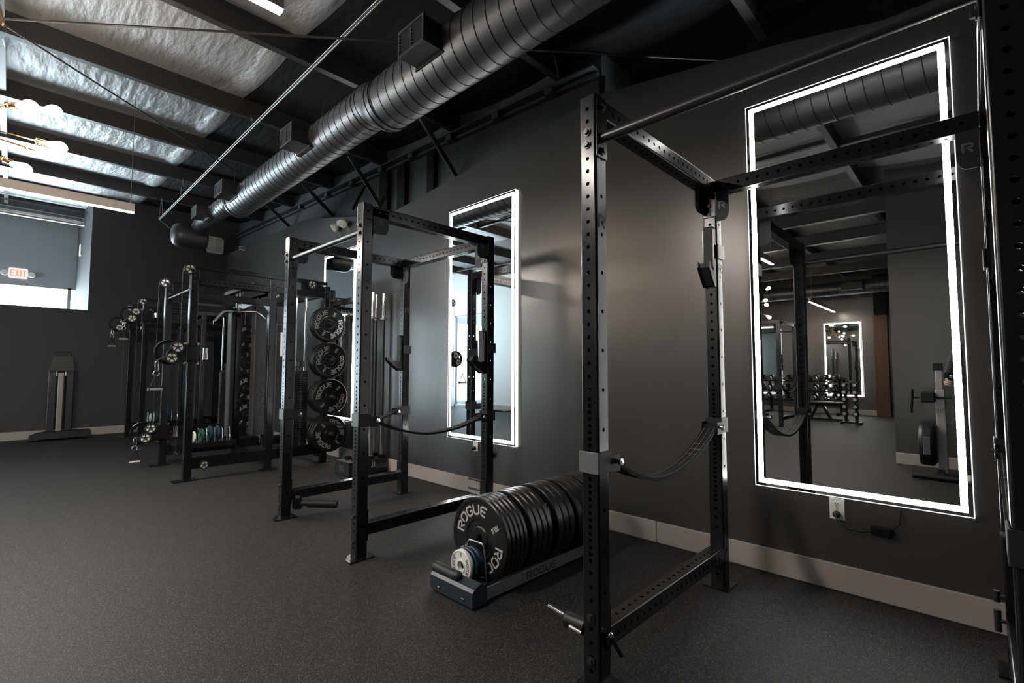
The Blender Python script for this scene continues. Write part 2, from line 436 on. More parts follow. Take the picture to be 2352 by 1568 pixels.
for i, (y, x0, z0, x1, z1) in enumerate(((4.13, 2.86, 3.89, 3.39, 3.35), (5.69, 2.90, 3.93, 3.41, 3.32), (7.16, 2.93, 3.96, 3.41, 3.585), (8.72, 2.93, 4.05, 3.41, 3.68))):
    b = MB(); b.bar((x0, y, z0), (x1, y, z1), .055, .006, (0, 1, 0)); b.bar((x0, y+.028, z0), (x1, y+.028, z1), .006, .05, (0, 1, 0))
    struct(b.build('ceiling_brace_%d' % (i+1), M['wallhi']))
b = MB(); b.bar((3.41, 6.55, 3.55), (3.41, 6.15, 3.86), .03, .03); struct(b.build('ceiling_brace_5', M['darkceil']))

# far wall: full height at the right, a parapet under the wide opening at the left
b = MB(); b.box(.955, 3.5, 11.7, 14.5, 0, 4.75); struct(b.build('wall_far', M['farwall']))
b = MB(); b.box(-1.45, .955, 11.7, 11.82, 0, 2.272); struct(b.build('wall_far_parapet', M['farwall']))
b = MB(); b.box(-10, 3.5, 14.5, 14.62, 2.995, 4.8); struct(b.build('wall_entry', M['wallgrey']))
b = MB(); b.box(-4.12, -4.0, 7.6, 11.2, 0, 4.8); b.box(-4.12, -4.0, 11.2, 14.5, 2.99, 4.8); b.box(-4.12, -4.0, 12.62, 14.5, 0, 2.99); struct(b.build('wall_left', M['walllight']))
b = MB(); b.box(-10, -4.12, 7.6, 7.72, 0, 4.8); struct(b.build('wall_left_return', M['wall']))
b = MB(); b.box(-9.87, -9.75, .7, 7.7, 0, 4.8); struct(b.build('wall_opposite', M['wall']))
b = MB(); b.box(-9.87, -1.70, -3.2, .82, 0, 4.6); struct(b.build('wall_behind', M['wall']))
b = MB(); b.box(-1.7, 4.0, -3.2, -3.0, 0, 4.6); struct(b.build('wall_near', M['wall']))
# storefront glazing of the entry
b = MB(); b.box(-4, .955, 14.54, 14.55, .05, 2.99); struct(b.build('window_1', M['glass']))
b = MB()
for x in (-3.97, -2.75, -1.5, -.3, .86): b.box(x-.028, x+.028, 14.5, 14.6, 0, 2.99)
b.box(-4, .955, 14.5, 14.6, 2.955, 2.995); b.box(-4, .955, 14.5, 14.6, 0, .07)
struct(b.build('window_1_frame', M['bronze']))
b = MB(); b.box(-4.07, -4.06, 11.2, 12.62, .05, 2.99); struct(b.build('window_2', M['glass']))
b = MB()
for y in (11.23, 12.59): b.box(-4.1, -4.0, y-.028, y+.028, 0, 2.99)
b.box(-4.1, -4.0, 11.2, 12.62, 2.955, 2.995); b.box(-4.1, -4.0, 11.2, 12.62, 0, .07); struct(b.build('window_2_frame', M['bronze']))
# baseboards
def bboard(name, x0, x1, y0, y1): b = MB(); b.box(x0, x1, y0, y1, 0, .142, 0, .004); return struct(b.build(name, M['base']))
bboard('baseboard_right_1', 3.170, 3.187, 1.664, 11.69); bboard('baseboard_right_2', 3.170, 3.187, -2.99, 1.660)
bboard('baseboard_far', -1.45, 3.168, 11.684, 11.701); bboard('baseboard_left', -4.001, -3.984, 7.6, 11.2)
bboard('baseboard_opposite', -9.751, -9.734, .84, 7.59); bboard('baseboard_behind', -1.701, -1.684, -2.99, .82)
b = MB(); b.box(-9.74, -9.56, 1.70, 1.99, 0, 2.66); struct(b.build('column_wood', M['wood']))
b = MB(); b.box(-9.75, -9.56, 1.70, 1.97, 2.66, 3.75); struct(b.build('column_upper', M['darkceil']))
# floor seams between the rubber rolls are thin grooves: shown as narrow dark strips of joint filler
b = MB(); b.box(1.93, 1.934, -3, 1.0, 0, .0006); b.box(1.93, 1.934, -.6, -.59, 0, .0006); struct(b.build('floor_seam', M['matte']))

# ================================================================== MIRRORS
M['ledge'] = emit('lit_mirror_edge', (1, .985, .96), 1.1)  # frame edge made to glow faintly, adding the halo on the wall
def led_mirror(label, x, sgn, y0, y1, z0, z1, group='lit wall mirrors'):
    """x: wall plane; sgn -1 faces -X"""
    t = thing('lit_wall_mirror', (x, (y0+y1)/2, z0), label, 'mirror', group)
    f = x + sgn*.036
    b = MB(); b.box(min(x, f-sgn*.002), max(x, f-sgn*.002), y0+.004, y1-.004, z0+.004, z1-.004); b.build('backing', M['matte'], t)
    b = MB(); b.quad((f, y0+.004, z0+.004), (f, y1-.004, z0+.004), (f, y1-.004, z1-.004), (f, y0+.004, z1-.004)); b.build('glass', M['mirror'], t)
    b = MB(); w = .004; g = f+sgn*.002; lo, hi = min(x, g), max(x, g)
    b.box(lo, hi, y0, y0+w, z0, z1); b.box(lo, hi, y1-w, y1, z0, z1); b.box(lo, hi, y0+w, y1-w, z0, z0+w); b.box(lo, hi, y0+w, y1-w, z1-w, z1)
    b.build('edge_frame', M['ledge'], t)
    b = MB(); i = .021; w = .027; lo, hi = min(f, f+sgn*.0012), max(f, f+sgn*.0012)
    b.box(lo, hi, y0+i, y0+i+w, z0+i, z1-i); b.box(lo, hi, y1-i-w, y1-i, z0+i, z1-i)
    b.box(lo, hi, y0+i+w, y1-i-w, z0+i, z0+i+w); b.box(lo, hi, y0+i+w, y1-i-w, z1-i-w, z1-i)
    b.build('light_strip', M['led'], t)
    return t
led_mirror('tall lit wall mirror above the outlet, seen through the near power rack', 3.186, -1, .043, 1.000, .505, 2.840)
led_mirror('tall lit wall mirror beside the middle power rack, reflecting bright daylight', 3.186, -1, 2.995, 3.955, .508, 2.848)
led_mirror('lit wall mirror mostly hidden behind the plate storage and vertical barbells', 3.186, -1, 5.93, 6.87, .508, 2.850)
led_mirror('lit mirror above the dumbbells beside the wooden column, seen in reflection', -9.75, 1, 2.27, 3.16, .485, 2.54)
led_mirror('lit mirror behind the far dumbbell rack post, seen in reflection', -9.75, 1, 4.25, 5.15, .485, 2.54)

# ================================================================== LAMPS
M['lamp_near'] = emit('near_linear_lamp_diffuser', (1, .925, .855), 250.0)
M['lamp_dim'] = emit('dimmed_linear_lamp_diffuser', (1, .90, .80), 115.0)
M['bulb_dim'] = emit('dimmed_filament_bulb', (1, .82, .62), 30.0)
def linear_light(label, x0, x1, y, z, wires, lm='lamp'):
    t = thing('linear_pendant_light', ((x0+x1)/2, y, z), label, 'ceiling light', 'linear pendant lights')
    b = MB(); b.box(x0, x1, y-.024, y+.024, z+.008, z+.095, 0, .003); b.build('lamp_body', M['lightgrey'], t)
    b = MB(); b.box(x0+.004, x1-.004, y-.018, y+.018, z, z+.009); b.build('diffuser', M[lm], t)
    for wx in wires:
        b = MB(); b.cyl((wx, y, z+.095), (wx, y, deck(y)-.04), .0025, 6); b.cyl((wx, y, z+.09), (wx, y, z+.12), .008, 8); b.build('hanging_wire', M['steel'], t)
linear_light('linear pendant light hanging in front of the far wall opening', -1.62, .823, 6.18, 2.788, (.79, -1.55))
linear_light('linear pendant light cut off by the top of the photo', -1.66, .785, 2.20, 2.79, (.74, -1.6), 'lamp_near')
linear_light('short linear pendant light over the dumbbells, seen in the near mirror', -9.3, -6.6, 2.80, 2.79, (-6.8, -9.1), 'lamp_dim')
linear_light('linear pendant light over the opposite half of the gym', -8.9, -6.4, 6.2, 2.79, (-6.6, -8.7), 'lamp_dim')

def chandelier(label, c, R, spokes, bulb_r=.052, bm='bulb'):
    t = thing('sputnik_chandelier', c, label, 'chandelier', 'brass burst chandeliers')
    c = Vector(c)
    b = MB(); b.sphere(c, .06, 16, 10); b.build('hub', M['brass'], t)
    b = MB(); b.cyl(c+V(0, 0, .05), (c.x, c.y, deck(c.y)-.05), .008, 8); b.build('stem', M['brass'], t)
    for d in spokes:
        d = Vector(d); L = d.length; d = d.normalized(); e = c+d*(L-.10)
        b = MB(); b.cyl(c+d*.05, e, .0055, 8); b.lathe(e, d, [(.006, 0), (.02, .004), (.02, .014), (.012, .018), (.012, .055), (.006, .056)], 10)
        a1, a2 = MB.frame(d)[1:]
        for k in range(4):
            q = (a1*math.cos(k*PI/2)+a2*math.sin(k*PI/2))*.019; b.cyl(e+d*.01+q, e+d*.075+q, .002, 5)
        arm = b.build('arm', M['brass'], t)
        b = MB(); b.lathe(e+d*.055, d, [(.012, 0), (.016, .012), (bulb_r*.62, .045), (bulb_r*.74, .06), (bulb_r*.74, .075), (bulb_r*.62, .093), (bulb_r*.36, .106), (.001, .112)], 18, 0, 2); b.build('bulb', M[bm], arm)
cc = V(-.62, 4.6, 2.78)
sp = [V(*p)-cc for p in ((.116, 4.5, 2.952), (.00, 4.30, 2.860), (.152, 4.5, 2.717), (.104, 4.40, 2.615), (-.01, 4.45, 2.505))]
for k in range(13):
    a = 2*PI*k/13+.3; el = (-.7, -.1, .5, .9)[k % 4]
    if abs((a+PI) % (2*PI)-PI) < 1.35: continue
    sp.append(V(math.cos(a)*math.cos(el), math.sin(a)*math.cos(el), math.sin(el))*.74)
chandelier('brass burst chandelier with glowing filament bulbs at the left edge', cc, .74, sp)
c2 = V(-5.6, 3.9, 2.75); sp2 = []
for k in range(12):
    a = 2*PI*k/12; el = (-.6, 0, .6)[k % 3]; sp2.append(V(math.cos(a)*math.cos(el), math.sin(a)*math.cos(el), math.sin(el))*.6)
chandelier('brass burst chandelier on the opposite side, seen in mirrors', c2, .6, sp2, .05, 'bulb_dim')
# single clear glass pendant at the very left edge, higher than the chandelier
t = thing('glass_pendant_lamp', (-.115, 2.6, 2.44), 'small glass cylinder pendant with brass socket at the top left edge', 'pendant lamp')
b = MB(); b.lathe((-.115, 2.6, 2.56), (.18, -.1, -1), [(.02, 0), (.034, .01), (.036, .09), (.03, .1), (.001, .1)], 14); b.build('socket', M['brass'], t)
b = MB(); b.lathe((-.098, 2.59, 2.46), (.18, -.1, -1), [(.037, -.02), (.042, .05)], 16); b.build('glass_shade', M['glass'], t)
b = MB(); b.cyl((-.115, 2.6, 2.56), (-.115, 2.6, deck(2.6)-.03), .004, 6); b.build('cord', M['matte'], t)

# ================================================================== DUCT, TRAY, RODS
t = thing('spiral_air_duct', (2.01, 4, 3.3), 'long dark spiral air duct running under the ceiling above the racks', 'air duct')
SEC = [(-2.9, 3.36, 3.307, .200), (3.52, 6.98, 3.376, .176), (7.14, 8.55, 3.486, .124)]
for (ya, yb, zc, r) in SEC:
    b = MB(); b.lathe((2.01, ya, zc), (0, 1, 0), [(r, 0), (r, yb-ya)], 48)
    pts = []; pitch = .107; n = int((yb-ya)/pitch*28)
    for k in range(n+1):
        a = 2*PI*k/28; pts.append((2.01+(r+.0005)*math.cos(a), ya+pitch*k/28, zc+(r+.0005)*math.sin(a)))
    sec = b.build('duct_section', M['duct'], t)
    b = MB(); b.tube(pts, .0038, 5); b.build('spiral_seam', M['matte'], sec)
def reducer(ya, za, ra, yb, z2, r2, name='reducer'):
    b = MB(); n = 48; vs = []
    R = [(ya-.06, za, ra+.003), (ya-.03, za, ra+.003), (ya, za, ra+.003)]+[(ya+(yb-ya)*s, za+(z2-za)*(3*s*s-2*s**3), ra+.003+(r2-ra)*(3*s*s-2*s**3)) for s in (.2, .4, .6, .8)]+[(yb, z2, r2+.003), (yb+.03, z2, r2+.003), (yb+.06, z2, r2+.003)]
    for (y, z, r) in R:
        for k in range(n): a = 2*PI*k/n; vs.append((2.01+r*math.cos(a), y, z+r*math.sin(a)))
    b.add(vs, [(i*n+k, i*n+(k+1) % n, (i+1)*n+(k+1) % n, (i+1)*n+k) for i in range(len(R)-1) for k in range(n)], 0, True)
    o = b.build(name, M['duct'], t)
    for (y, z, r) in (R[0], R[2], R[-3], R[-1]):
        bb = MB(); bb.tube([(2.01+(r+.001)*math.cos(2*PI*k/n), y, z+(r+.001)*math.sin(2*PI*k/n)) for k in range(n)], .004, 5, closed=True); bb.build('joint_ring', M['matte'], o)
    for (y, z, r) in (R[0], R[-1]):
        for k in (26, 32, 38):
            a = 2*PI*k/48; p = V(2.01+r*math.cos(a), y, z+r*math.sin(a)); bb = MB(); bb.sphere(p, .005, 8, 5); bb.build('screw', M['ductbox'], o)
reducer(3.34, 3.307, .200, 3.54, 3.376, .176)
reducer(6.99, 3.376, .176, 7.13, 3.486, .124)
b = MB(); b.cyl((2.01, 8.50, 3.486), (2.01, 8.90, 3.40), .127, 28)
b.lathe((1.655, 8.95, 3.30), (1, 0, 0), [(.001, 0), (.09, .004), (.15, .03), (.185, .09), (.19, .16), (.19, .44), (.18, .47), (.001, .475)], 32, 0, 2); b.build('end_plenum', M['ductbox'], t)  # plenum in darker metal: shade on the unlit duct end put into its colour
def register(y0, y1, x0, x1, z0, z1):
    b = MB(); b.box(x0+.012, x1, y0+.006, y1-.006, z0+.006, z1-.006); b.box(x1-.004, x1+.035, y0-.01, y1+.01, z0-.012, z0+.012)
    o = b.build('register_box', M['ductbox'], t)
    b = MB(); w = .016
    b.box(x0, x0+.014, y0, y0+w, z0, z1); b.box(x0, x0+.014, y1-w, y1, z0, z1); b.box(x0, x0+.014, y0+w, y1-w, z0, z0+w); b.box(x0, x0+.014, y0+w, y1-w, z1-w, z1)
    ym = (y0+y1)/2; b.box(x0+.002, x0+.012, ym-.006, ym+.006, z0+w, z1-w)
    n = 7
    for k in range(n):
        z = z0+w+(z1-z0-2*w)*(k+.5)/n; b.bar((x0+.008, y0+w, z), (x0+.008, y1-w, z), .016, .0022, (.5, 0, 1))
    b.build('grille', M['shroud'], o)
    for k in range(3):
        y = y0+.03+(y1-y0-.06)*k/2; bb = MB(); bb.sphere((x1+.02, y, z0-.012), .006, 8, 5); bb.build('screw', M['darksteel'], o)
register(2.385, 2.667, 1.68, 1.83, 3.22, 3.40); register(4.40, 4.67, 1.68, 1.845, 3.265, 3.445)
register(6.45, 6.75, 1.675, 1.85, 3.31, 3.48); register(7.89, 8.17, 1.74, 1.90, 3.37, 3.53)
for y in (-.4, 1.9, 4.9, 7.6):
    r = .202 if y < 3.4 else (.178 if y < 7 else .126); zc = 3.307 if y < 3.4 else (3.376 if y < 7 else 3.486)
    b = MB(); b.cyl((2.21 if y < 3.4 else 2.01+r, y, zc), (2.01+r, y, deck(y)-.05), .002, 5); b.build('hanger_wire', M['steel'], t)

t2 = thing('spiral_air_duct', (-8.5, 4.2, 3.3), 'dark air duct above the dumbbells across the gym, seen in the near mirror', 'air duct')
b = MB(); b.lathe((-8.5, .83, 3.31), (0, 1, 0), [(.18, 0), (.18, 6.76)], 32); b.build('duct_section', M['duct'], t2)
b = MB(); b.tube([(-8.5+.181*math.cos(2*PI*k/20), .83+.107*k/20, 3.31+.181*math.sin(2*PI*k/20)) for k in range(1262)], .004, 4); b.build('spiral_seam', M['matte'], t2)
b = MB(); b.box(-8.35, -8.2, 2.0, 2.45, 3.22, 3.40, 0, .004); b.box(-8.202, -8.194, 2.03, 2.42, 3.25, 3.37); b.build('register_box', M['ductbox'], t2)
t = thing('cable_tray', (1.73, 5, 3.83), 'thin galvanised cable tray running along the ceiling beside the duct', 'cable tray')
b = MB(); zt = 3.835
for dx in (-.013, .013): b.cyl((1.73+dx, -2.9, zt), (1.73+dx, 10.3, zt), .0045, 6)
b.cyl((1.73, -2.9, zt-.014), (1.73, 10.3, zt-.014), .004, 6)
for k in range(264):
    y = -2.9+.05*k; b.cyl((1.717, y, zt-.004), (1.743, y, zt-.004), .0018, 4, cap=False)
b.build('wire_basket', M['steel'], t)
b = MB(); b.cyl((1.728, -2.9, zt+.004), (1.728, 10.3, zt+.004), .006, 6); b.cyl((1.738, -2.9, zt+.002), (1.738, 10.3, zt+.002), .004, 6); b.build('cable', M['lightgrey'], t)
for y in (1.1, 4.0, 5.65, 8.7, 10.2):
    b = MB(); b.cyl((1.705, y, zt), (1.73, y, zb(y)+.03), .0028, 5); b.cyl((1.755, y, zt), (1.73, y, zb(y)+.03), .0028, 5); b.build('hanger', M['steel'], t)
b = MB(); b.bar((1.735, 10.3, 3.83), (1.95, 10.3, 3.67), .02, .02); b.build('end_bracket', M['matte'], t)
# tension rods crossing under the purlins
for i, (a, c, lb) in enumerate((((-1.9, 6.29, 3.60), (3.90, 1.226, 3.60), 'thin steel bracing rod crossing the ceiling in front of the duct'),
                               ((-1.6, 3.735, 3.66), (2.9, 7.57, 3.72), 'thin steel bracing rod crossing the ceiling towards the far wall'))):
    b = MB(); b.cyl(a, c, .008, 8); o = b.build('bracing_rod', M['purlin']); recenter(o, a); tag(o, lb, 'bracing rod')
# services seen through the high opening
b = MB(); b.cyl((-4, 13.1, 4.16), (.95, 13.1, 4.16), .05, 12); o = b.build('ceiling_pipe', M['steel']); recenter(o, (-1.5, 13.1, 4.16)); tag(o, 'grey pipe under the ceiling inside the high far opening', 'pipe')
for i, (pa, sg, lb) in enumerate((((-3, 12.4, 4.36), .12, 'thin dark cable sagging across the top of the far opening'), ((-3, 12.8, 4.30), .2, 'lower thin cable sagging below the pipe in the far opening'))):
    b = MB(); pts = []
    for k in range(17):
        s_ = k/16; pts.append((pa[0]+(.94-pa[0])*s_, pa[1], pa[2]-.12*s_-sg*4*s_*(1-s_)*.4))
    b.tube(pts, .006, 6); o = b.build('ceiling_cable', M['matte']); recenter(o, pts[0]); tag(o, lb, 'cable')

# ================================================================== SMALL WALL FITTINGS
t = thing('exit_sign', (.05, 14.5, 3.2), 'white exit sign with red letters and two lamp heads', 'exit sign')
b = MB(); b.box(-.095, .195, 14.455, 14.5, 3.095, 3.315, 0, .02); b.build('housing', M['exithouse'], t)
b = MB(); text_flat(b, 'EXIT', .14, (.05, 14.452, 3.205), (1, 0, 0), (0, 0, 1), 0, .15, .46); b.build('lettering', M['exit'], t)
for x in (-.15, .25):
    b = MB(); b.lathe((x, 14.47, 3.195), (0, -1, 0), [(.001, .05), (.055, .045), (.062, .02), (.05, -.02), (.001, -.025)], 16); b.build('lamp_head', M['white'], t)
t = thing('emergency_light', (3.186, 6.40, 3.25), 'white emergency light with two round heads below the sloping wall top', 'emergency light')
b = MB(); b.box(3.12, 3.187, 6.31, 6.47, 3.215, 3.30, 0, .02); b.build('housing', M['white'], t)
for y, dz in ((6.26, -.03), (6.50, -.03)):
    b = MB(); b.lathe((3.14, y, 3.25+dz), (-.5, .5 if y > 6.4 else -.5, -.4), [(.001, .07), (.055, .062), (.06, .03), (.04, -.02), (.001, -.03)], 16); b.build('lamp_head', M['white'], t)
t = thing('wall_camera', (3.186, 10.44, 3.60), 'small white security camera near the far right corner', 'camera')
b = MB(); b.cyl((3.187, 10.44, 3.60), (3.13, 10.44, 3.60), .05, 14); b.build('mount', M['white'], t)
b = MB(); b.cyl((3.13, 10.44, 3.60), (3.06, 10.36, 3.58), .035, 14); b.build('body', M['white'], t)
b = MB(); b.cyl((3.06, 10.36, 3.58), (3.052, 10.351, 3.577), .024, 12); b.build('lens', M['matte'], t)
t = thing('return_air_vent', (2.95, 11.7, 3.86), 'square white return air vent high on the far wall', 'vent')
b = MB(); x0, x1, z0, z1 = 2.77, 3.115, 3.675, 4.03
b.box(x0, x1, 11.685, 11.70, z0, z0+.035); b.box(x0, x1, 11.685, 11.70, z1-.035, z1); b.box(x0, x0+.035, 11.685, 11.70, z0, z1); b.box(x1-.035, x1, 11.685, 11.70, z0, z1); b.box(2.937, 2.949, 11.684, 11.70, z0+.06, z1-.03)
b.build('frame', M['white'], t)
b = MB()
for k in range(20):
    z = z0+.04+.014*k; b.bar((x0+.03, 11.692, z), (x1-.03, 11.692, z), .016, .0025, (0, .7, 1))
b.build('louvre', M['white'], t)
b = MB(); b.box(.925, .956, 13.46, 13.66, 3.58, 3.82, 0, .01); o = b.build('wall_panel', M['white']); recenter(o, (.955, 13.56, 3.6)); tag(o, 'small white box on the side wall inside the far opening', 'wall box')
def outlet(label, y, z):
    t = thing('wall_outlet', (3.186, y, z), label, 'outlet', 'wall outlets')
    b = MB(); b.box(3.179, 3.187, y-.035, y+.035, z-.0575, z+.0575, 0, .003); b.build('cover_plate', M['white'], t)
    for dz in (.026, -.026):
        b = MB(); b.cyl((3.179, y, z+dz), (3.176, y, z+dz), .0165, 16)
        o = b.build('socket', M['white'], t)
        b = MB()
        for dy in (-.006, .006): b.box(3.1745, 3.177, y+dy-.0012, y+dy+.0012, z+dz-.001, z+dz+.008)
        b.cyl((3.177, y, z+dz-.008), (3.1745, y, z+dz-.008), .0025, 8); b.build('slot', M['matte'], o)
    b = MB(); b.sphere((3.178, y, z), .003, 8, 5); b.build('screw', M['steel'], t)
outlet('white wall outlet under the near lit mirror, plug in its lower socket', .594, .436)
outlet('white wall outlet under the middle lit mirror', 3.56, .462)
def cord(label, y, z, pts, adp):
    t = thing('mirror_power_cord', (3.17, y, z), label, 'power cord', 'mirror power cords')
    b = MB(); b.lathe((3.175, y, z), (-1, 0, 0), [(.018, 0), (.018, .018), (.012, .034), (.006, .04), (.001, .04)], 12); b.build('plug', M['matte'], t)
    b = MB(); b.tube(pts, .0042, 8); b.build('cable', M['matte'], t)
    b = MB(); b.box(3.145, 3.186, adp[0]-.045, adp[0]+.045, adp[1]-.022, adp[1]+.022, 0, .006); b.build('adapter', M['deadblack'], t)
    b = MB(); b.tube([(3.17, adp[0]-.04, adp[1]+.01), (3.165, adp[0]-.075, adp[1]+.05), (3.175, adp[0]-.085, adp[1]+.14)], .0035, 7); b.build('lead', M['matte'], t)
cord('black power cord drooping from the outlet under the near lit mirror', .594, .410, [(3.135, .594, .410), (3.12, .58, .385), (3.13, .54, .352), (3.15, .48, .345), (3.16, .43, .358)], (.40, .362))
cord('black power cord from the outlet under the middle lit mirror', 3.56, .436, [(3.135, 3.56, .436), (3.12, 3.55, .40), (3.14, 3.48, .37), (3.16, 3.38, .40)], (3.34, .40))

# ================================================================== POWER RACKS
PW = .0762
def front_holes():
    h = []; z = .07
    while z < .47: h.append(z); z += .0508
    z = .47
    while z < 1.09: h.append(z); z += .0254
    z = 1.115
    while z < 2.26: h.append(z); z += .0508
    return h
FH = front_holes()
SH = [.20+.1524*k for k in range(14)] + [2.18, 2.235]
BH = lambda a, c: [a+.05+.0508*k for k in range(int((c-a-.06)/.0508))]
def upright(x, y, parent, n=8, ztop=2.286):
    """x, y: the low corner"""
    b = MB(); b.htube('z', .008, ztop, x+PW/2, y+PW/2, PW, FH, SH, .008, n, .008)
    return b.build('upright', M['black'], parent)
def gusset(parent, x0, y, dirx, ztop, yth=.006, side=1, letter=True):
    """plate hanging below a beam against an upright, in the XZ plane, rounded lower corner"""
    b = MB(); w = .115*dirx; P = [(0, 0), (w, 0), (w, -.12)]
    for k in range(1, 6): a = PI/2*k/5; P.append((w*(1-.4*(1-math.cos(a))), -.12-.05*math.sin(a)))
    P += [(0, -.17)]
    b.prism(P, (x0, y, ztop), (1, 0, 0), (0, 0, 1), (0, yth, 0))
    if letter: text_flat(b, 'R', .035, (x0+w*.5, y-.0008 if side < 0 else y+yth+.0008, ztop-.085), (-side, 0, 0), (0, 0, 1), 1, .2)
    return b.build('gusset', [M['matte'], M['shroud']], parent)
def rack(label, XF, XR, Y0, Y1, n=8, near=True):
    t = thing('power_rack', ((XF+XR)/2, (Y0+Y1)/2+.04, 0), label, 'power rack', 'power racks')
    A = upright(XF, Y0, t, n); B = upright(XF, Y1, t, n); C = upright(XR, Y1, t, n); D = upright(XR, Y0, t, n)
    zt = 2.204
    for y in (Y0, Y1):
        b = MB(); b.htube('x', XF+PW, XR, y+PW/2, zt+PW/2, PW, BH(XF+PW, XR), BH(XF+PW, XR), .008, n, .006); b.build('crossmember', M['black'], t)
        b = MB(); b.htube('x', XF+PW, XR, y+PW/2, .178, PW, BH(XF+PW, XR), BH(XF+PW, XR), .008, n, .006); b.build('base_runner', M['black'], t)
    b = MB(); b.htube('y', Y0+PW, Y1, XR+PW/2, zt+PW/2, PW, BH(Y0+PW, Y1), BH(Y0+PW, Y1), .008, n, .006); b.build('rear_crossmember', M['black'], t)
    b = MB(); b.cyl((XF+PW/2, Y0+PW+.006, 2.112), (XF+PW/2, Y1-.006, 2.112), .0205, 20); pb = b.build('pull_up_bar', M['darksteel'], t)
    for y in (Y0+PW, Y1-.006):
        b = MB(); b.box(XF+.002, XF+PW-.002, y, y+.006, 2.03, 2.27, 0, .002); b.build('end_plate', M['black'], pb)
        for z in (2.06, 2.235): bolt(pb, (XF+PW/2, y+(.006 if y < Y1-.1 else 0), z), (0, 1 if y < Y1-.1 else -1, 0))
    for (o, x, y, sx, sy) in ((A, XF, Y0, 1, 1), (B, XF, Y1, 1, -1), (C, XR, Y1, -1, -1), (D, XR, Y0, -1, 1)):
        # foot plate with a front tongue, upright sits on it
        b = MB()
        if sx > 0: P = [(-.055, -.03), (-.055, PW*.4), (0, PW+.03), (PW+.04, PW+.03), (PW+.04, -.03)]
        else: P = [(-.04, -.03), (-.04, PW+.03), (PW+.03, PW+.03), (PW+.03, -.03)]
        b.prism([(x+px, y+py) for px, py in P], (0, 0, 0), (1, 0, 0), (0, 1, 0), (0, 0, .008)); fo = b.build('foot_plate', M['black'], o)
        b = MB(); b.cyl((x-.03 if sx > 0 else x+PW/2, y+PW*.2 if sx > 0 else y-.018, .008), (x-.03 if sx > 0 else x+PW/2, y+PW*.2 if sx > 0 else y-.018, .0086), .007, 10); b.build('bolt_hole', M['matte'], fo)
        # bolted clamp plates at the top and foot of the crossmembers
        xf = x+PW if sx > 0 else x-.006
        for za, zb_ in ((2.07, 2.282), (.105, .30)):
            b = MB(); b.box(xf, xf+.006, y+.002, y+PW-.002, za, zb_, 0, .002); b.build('clamp_plate', M['black'], o)
        bx, nx = (x, -1) if sx > 0 else (x+PW, 1)
        for z in (2.137, 2.086, .262, .105): bolt(o, (bx, y+PW/2, z), (nx, 0, 0))
        yf, ny = (y, -1) if sy > 0 else (y+PW, 1)
        if sx < 0:
            for z in (2.137, 2.086): bolt(o, (x, y+PW/2, z), (-1, 0, 0))
            yy = y+PW if sy > 0 else y-.006
            # rear beam gusset in the YZ plane
            b = MB(); w = .072*(1 if sy > 0 else -1); P = [(0, 0), (w, 0), (w, -.11)]
            for k in range(1, 6): a = PI/2*k/5; P.append((w*(1-.45*(1-math.cos(a))), -.11-.055*math.sin(a)))
            P.append((0, -.165))
            b.prism(P, (x-.006, y+PW if sy > 0 else y, zt), (0, 1, 0), (0, 0, 1), (.006, 0, 0)); text_flat(b, 'R', .04, (x-.0068, (y+PW if sy > 0 else y)+w*.5, zt-.075), (0, -1, 0), (0, 0, 1), 1, .2)
            b.build('gusset', [M['matte'], M['greyplate']], o)
        gusset(o, x+PW if sx > 0 else x, y if sy > 0 else y+PW-.006, sx, zt+.06, .006, -1 if sy > 0 else 1)
        text = MB(); text_flat(text, 'R', .05, (x+PW/2+(.0), y-.0006, 1.775), (1, 0, 0), (0, 0, 1), 0, .2, 1.1); text.build('letter_mark', M['blackprint'], o)
    return t
rack_near = rack('power rack closest to the camera, cut off by the right edge', 1.560, 2.770, -.112, 1.051, 16)
rack_mid = rack('middle power rack standing free before the barbells and plate storage', 1.558, 2.672, 2.853, 4.055, 8)
rack_opp = rack('power rack on the opposite side of the gym, seen in the near mirror', -6.42, -5.20, 3.05, 4.22, 8)

def peg(label, p, d, L, m='matte', knob=True):
    """band pegs and pull pins: stand-alone fittings pushed into a rack hole"""
    t = thing('band_peg', p, label, 'peg', 'band pegs on the racks'); p = Vector(p); d = Vector(d)
    b = MB(); b.cyl(p-d*.03, p+d*L, .0078, 12); b.build('pin', M[m], t)
    if knob:
        b = MB(); b.lathe(p+d*L, d, [(.001, 0), (.016, .002), (.016, .03), (.012, .034), (.001, .034)], 12); b.build('knob', M['matte'], t)
    return t
peg('upper dark pin sticking out near the foot of the middle rack', (2.71, 2.931, .288), (0, 1, 0), .185, knob=False)
peg('lower dark pin sticking out near the foot of the middle rack', (2.71, 2.931, .213), (0, 1, 0), .185, knob=False)
for lb, z, h in (('upper dark pull pin with an upright grip at the right edge above the baseboard', .285, .022), ('lower dark pull pin with a longer upright grip at the right edge beside the floor', .190, .042)):
    o = peg(lb, (2.808, -.036, z), (0, 1, 0), .022, knob=False)
    b = MB(); b.cyl((2.808, -.012, z-h), (2.808, -.012, z+h), .011, 12); b.build('grip', M['matte'], o)
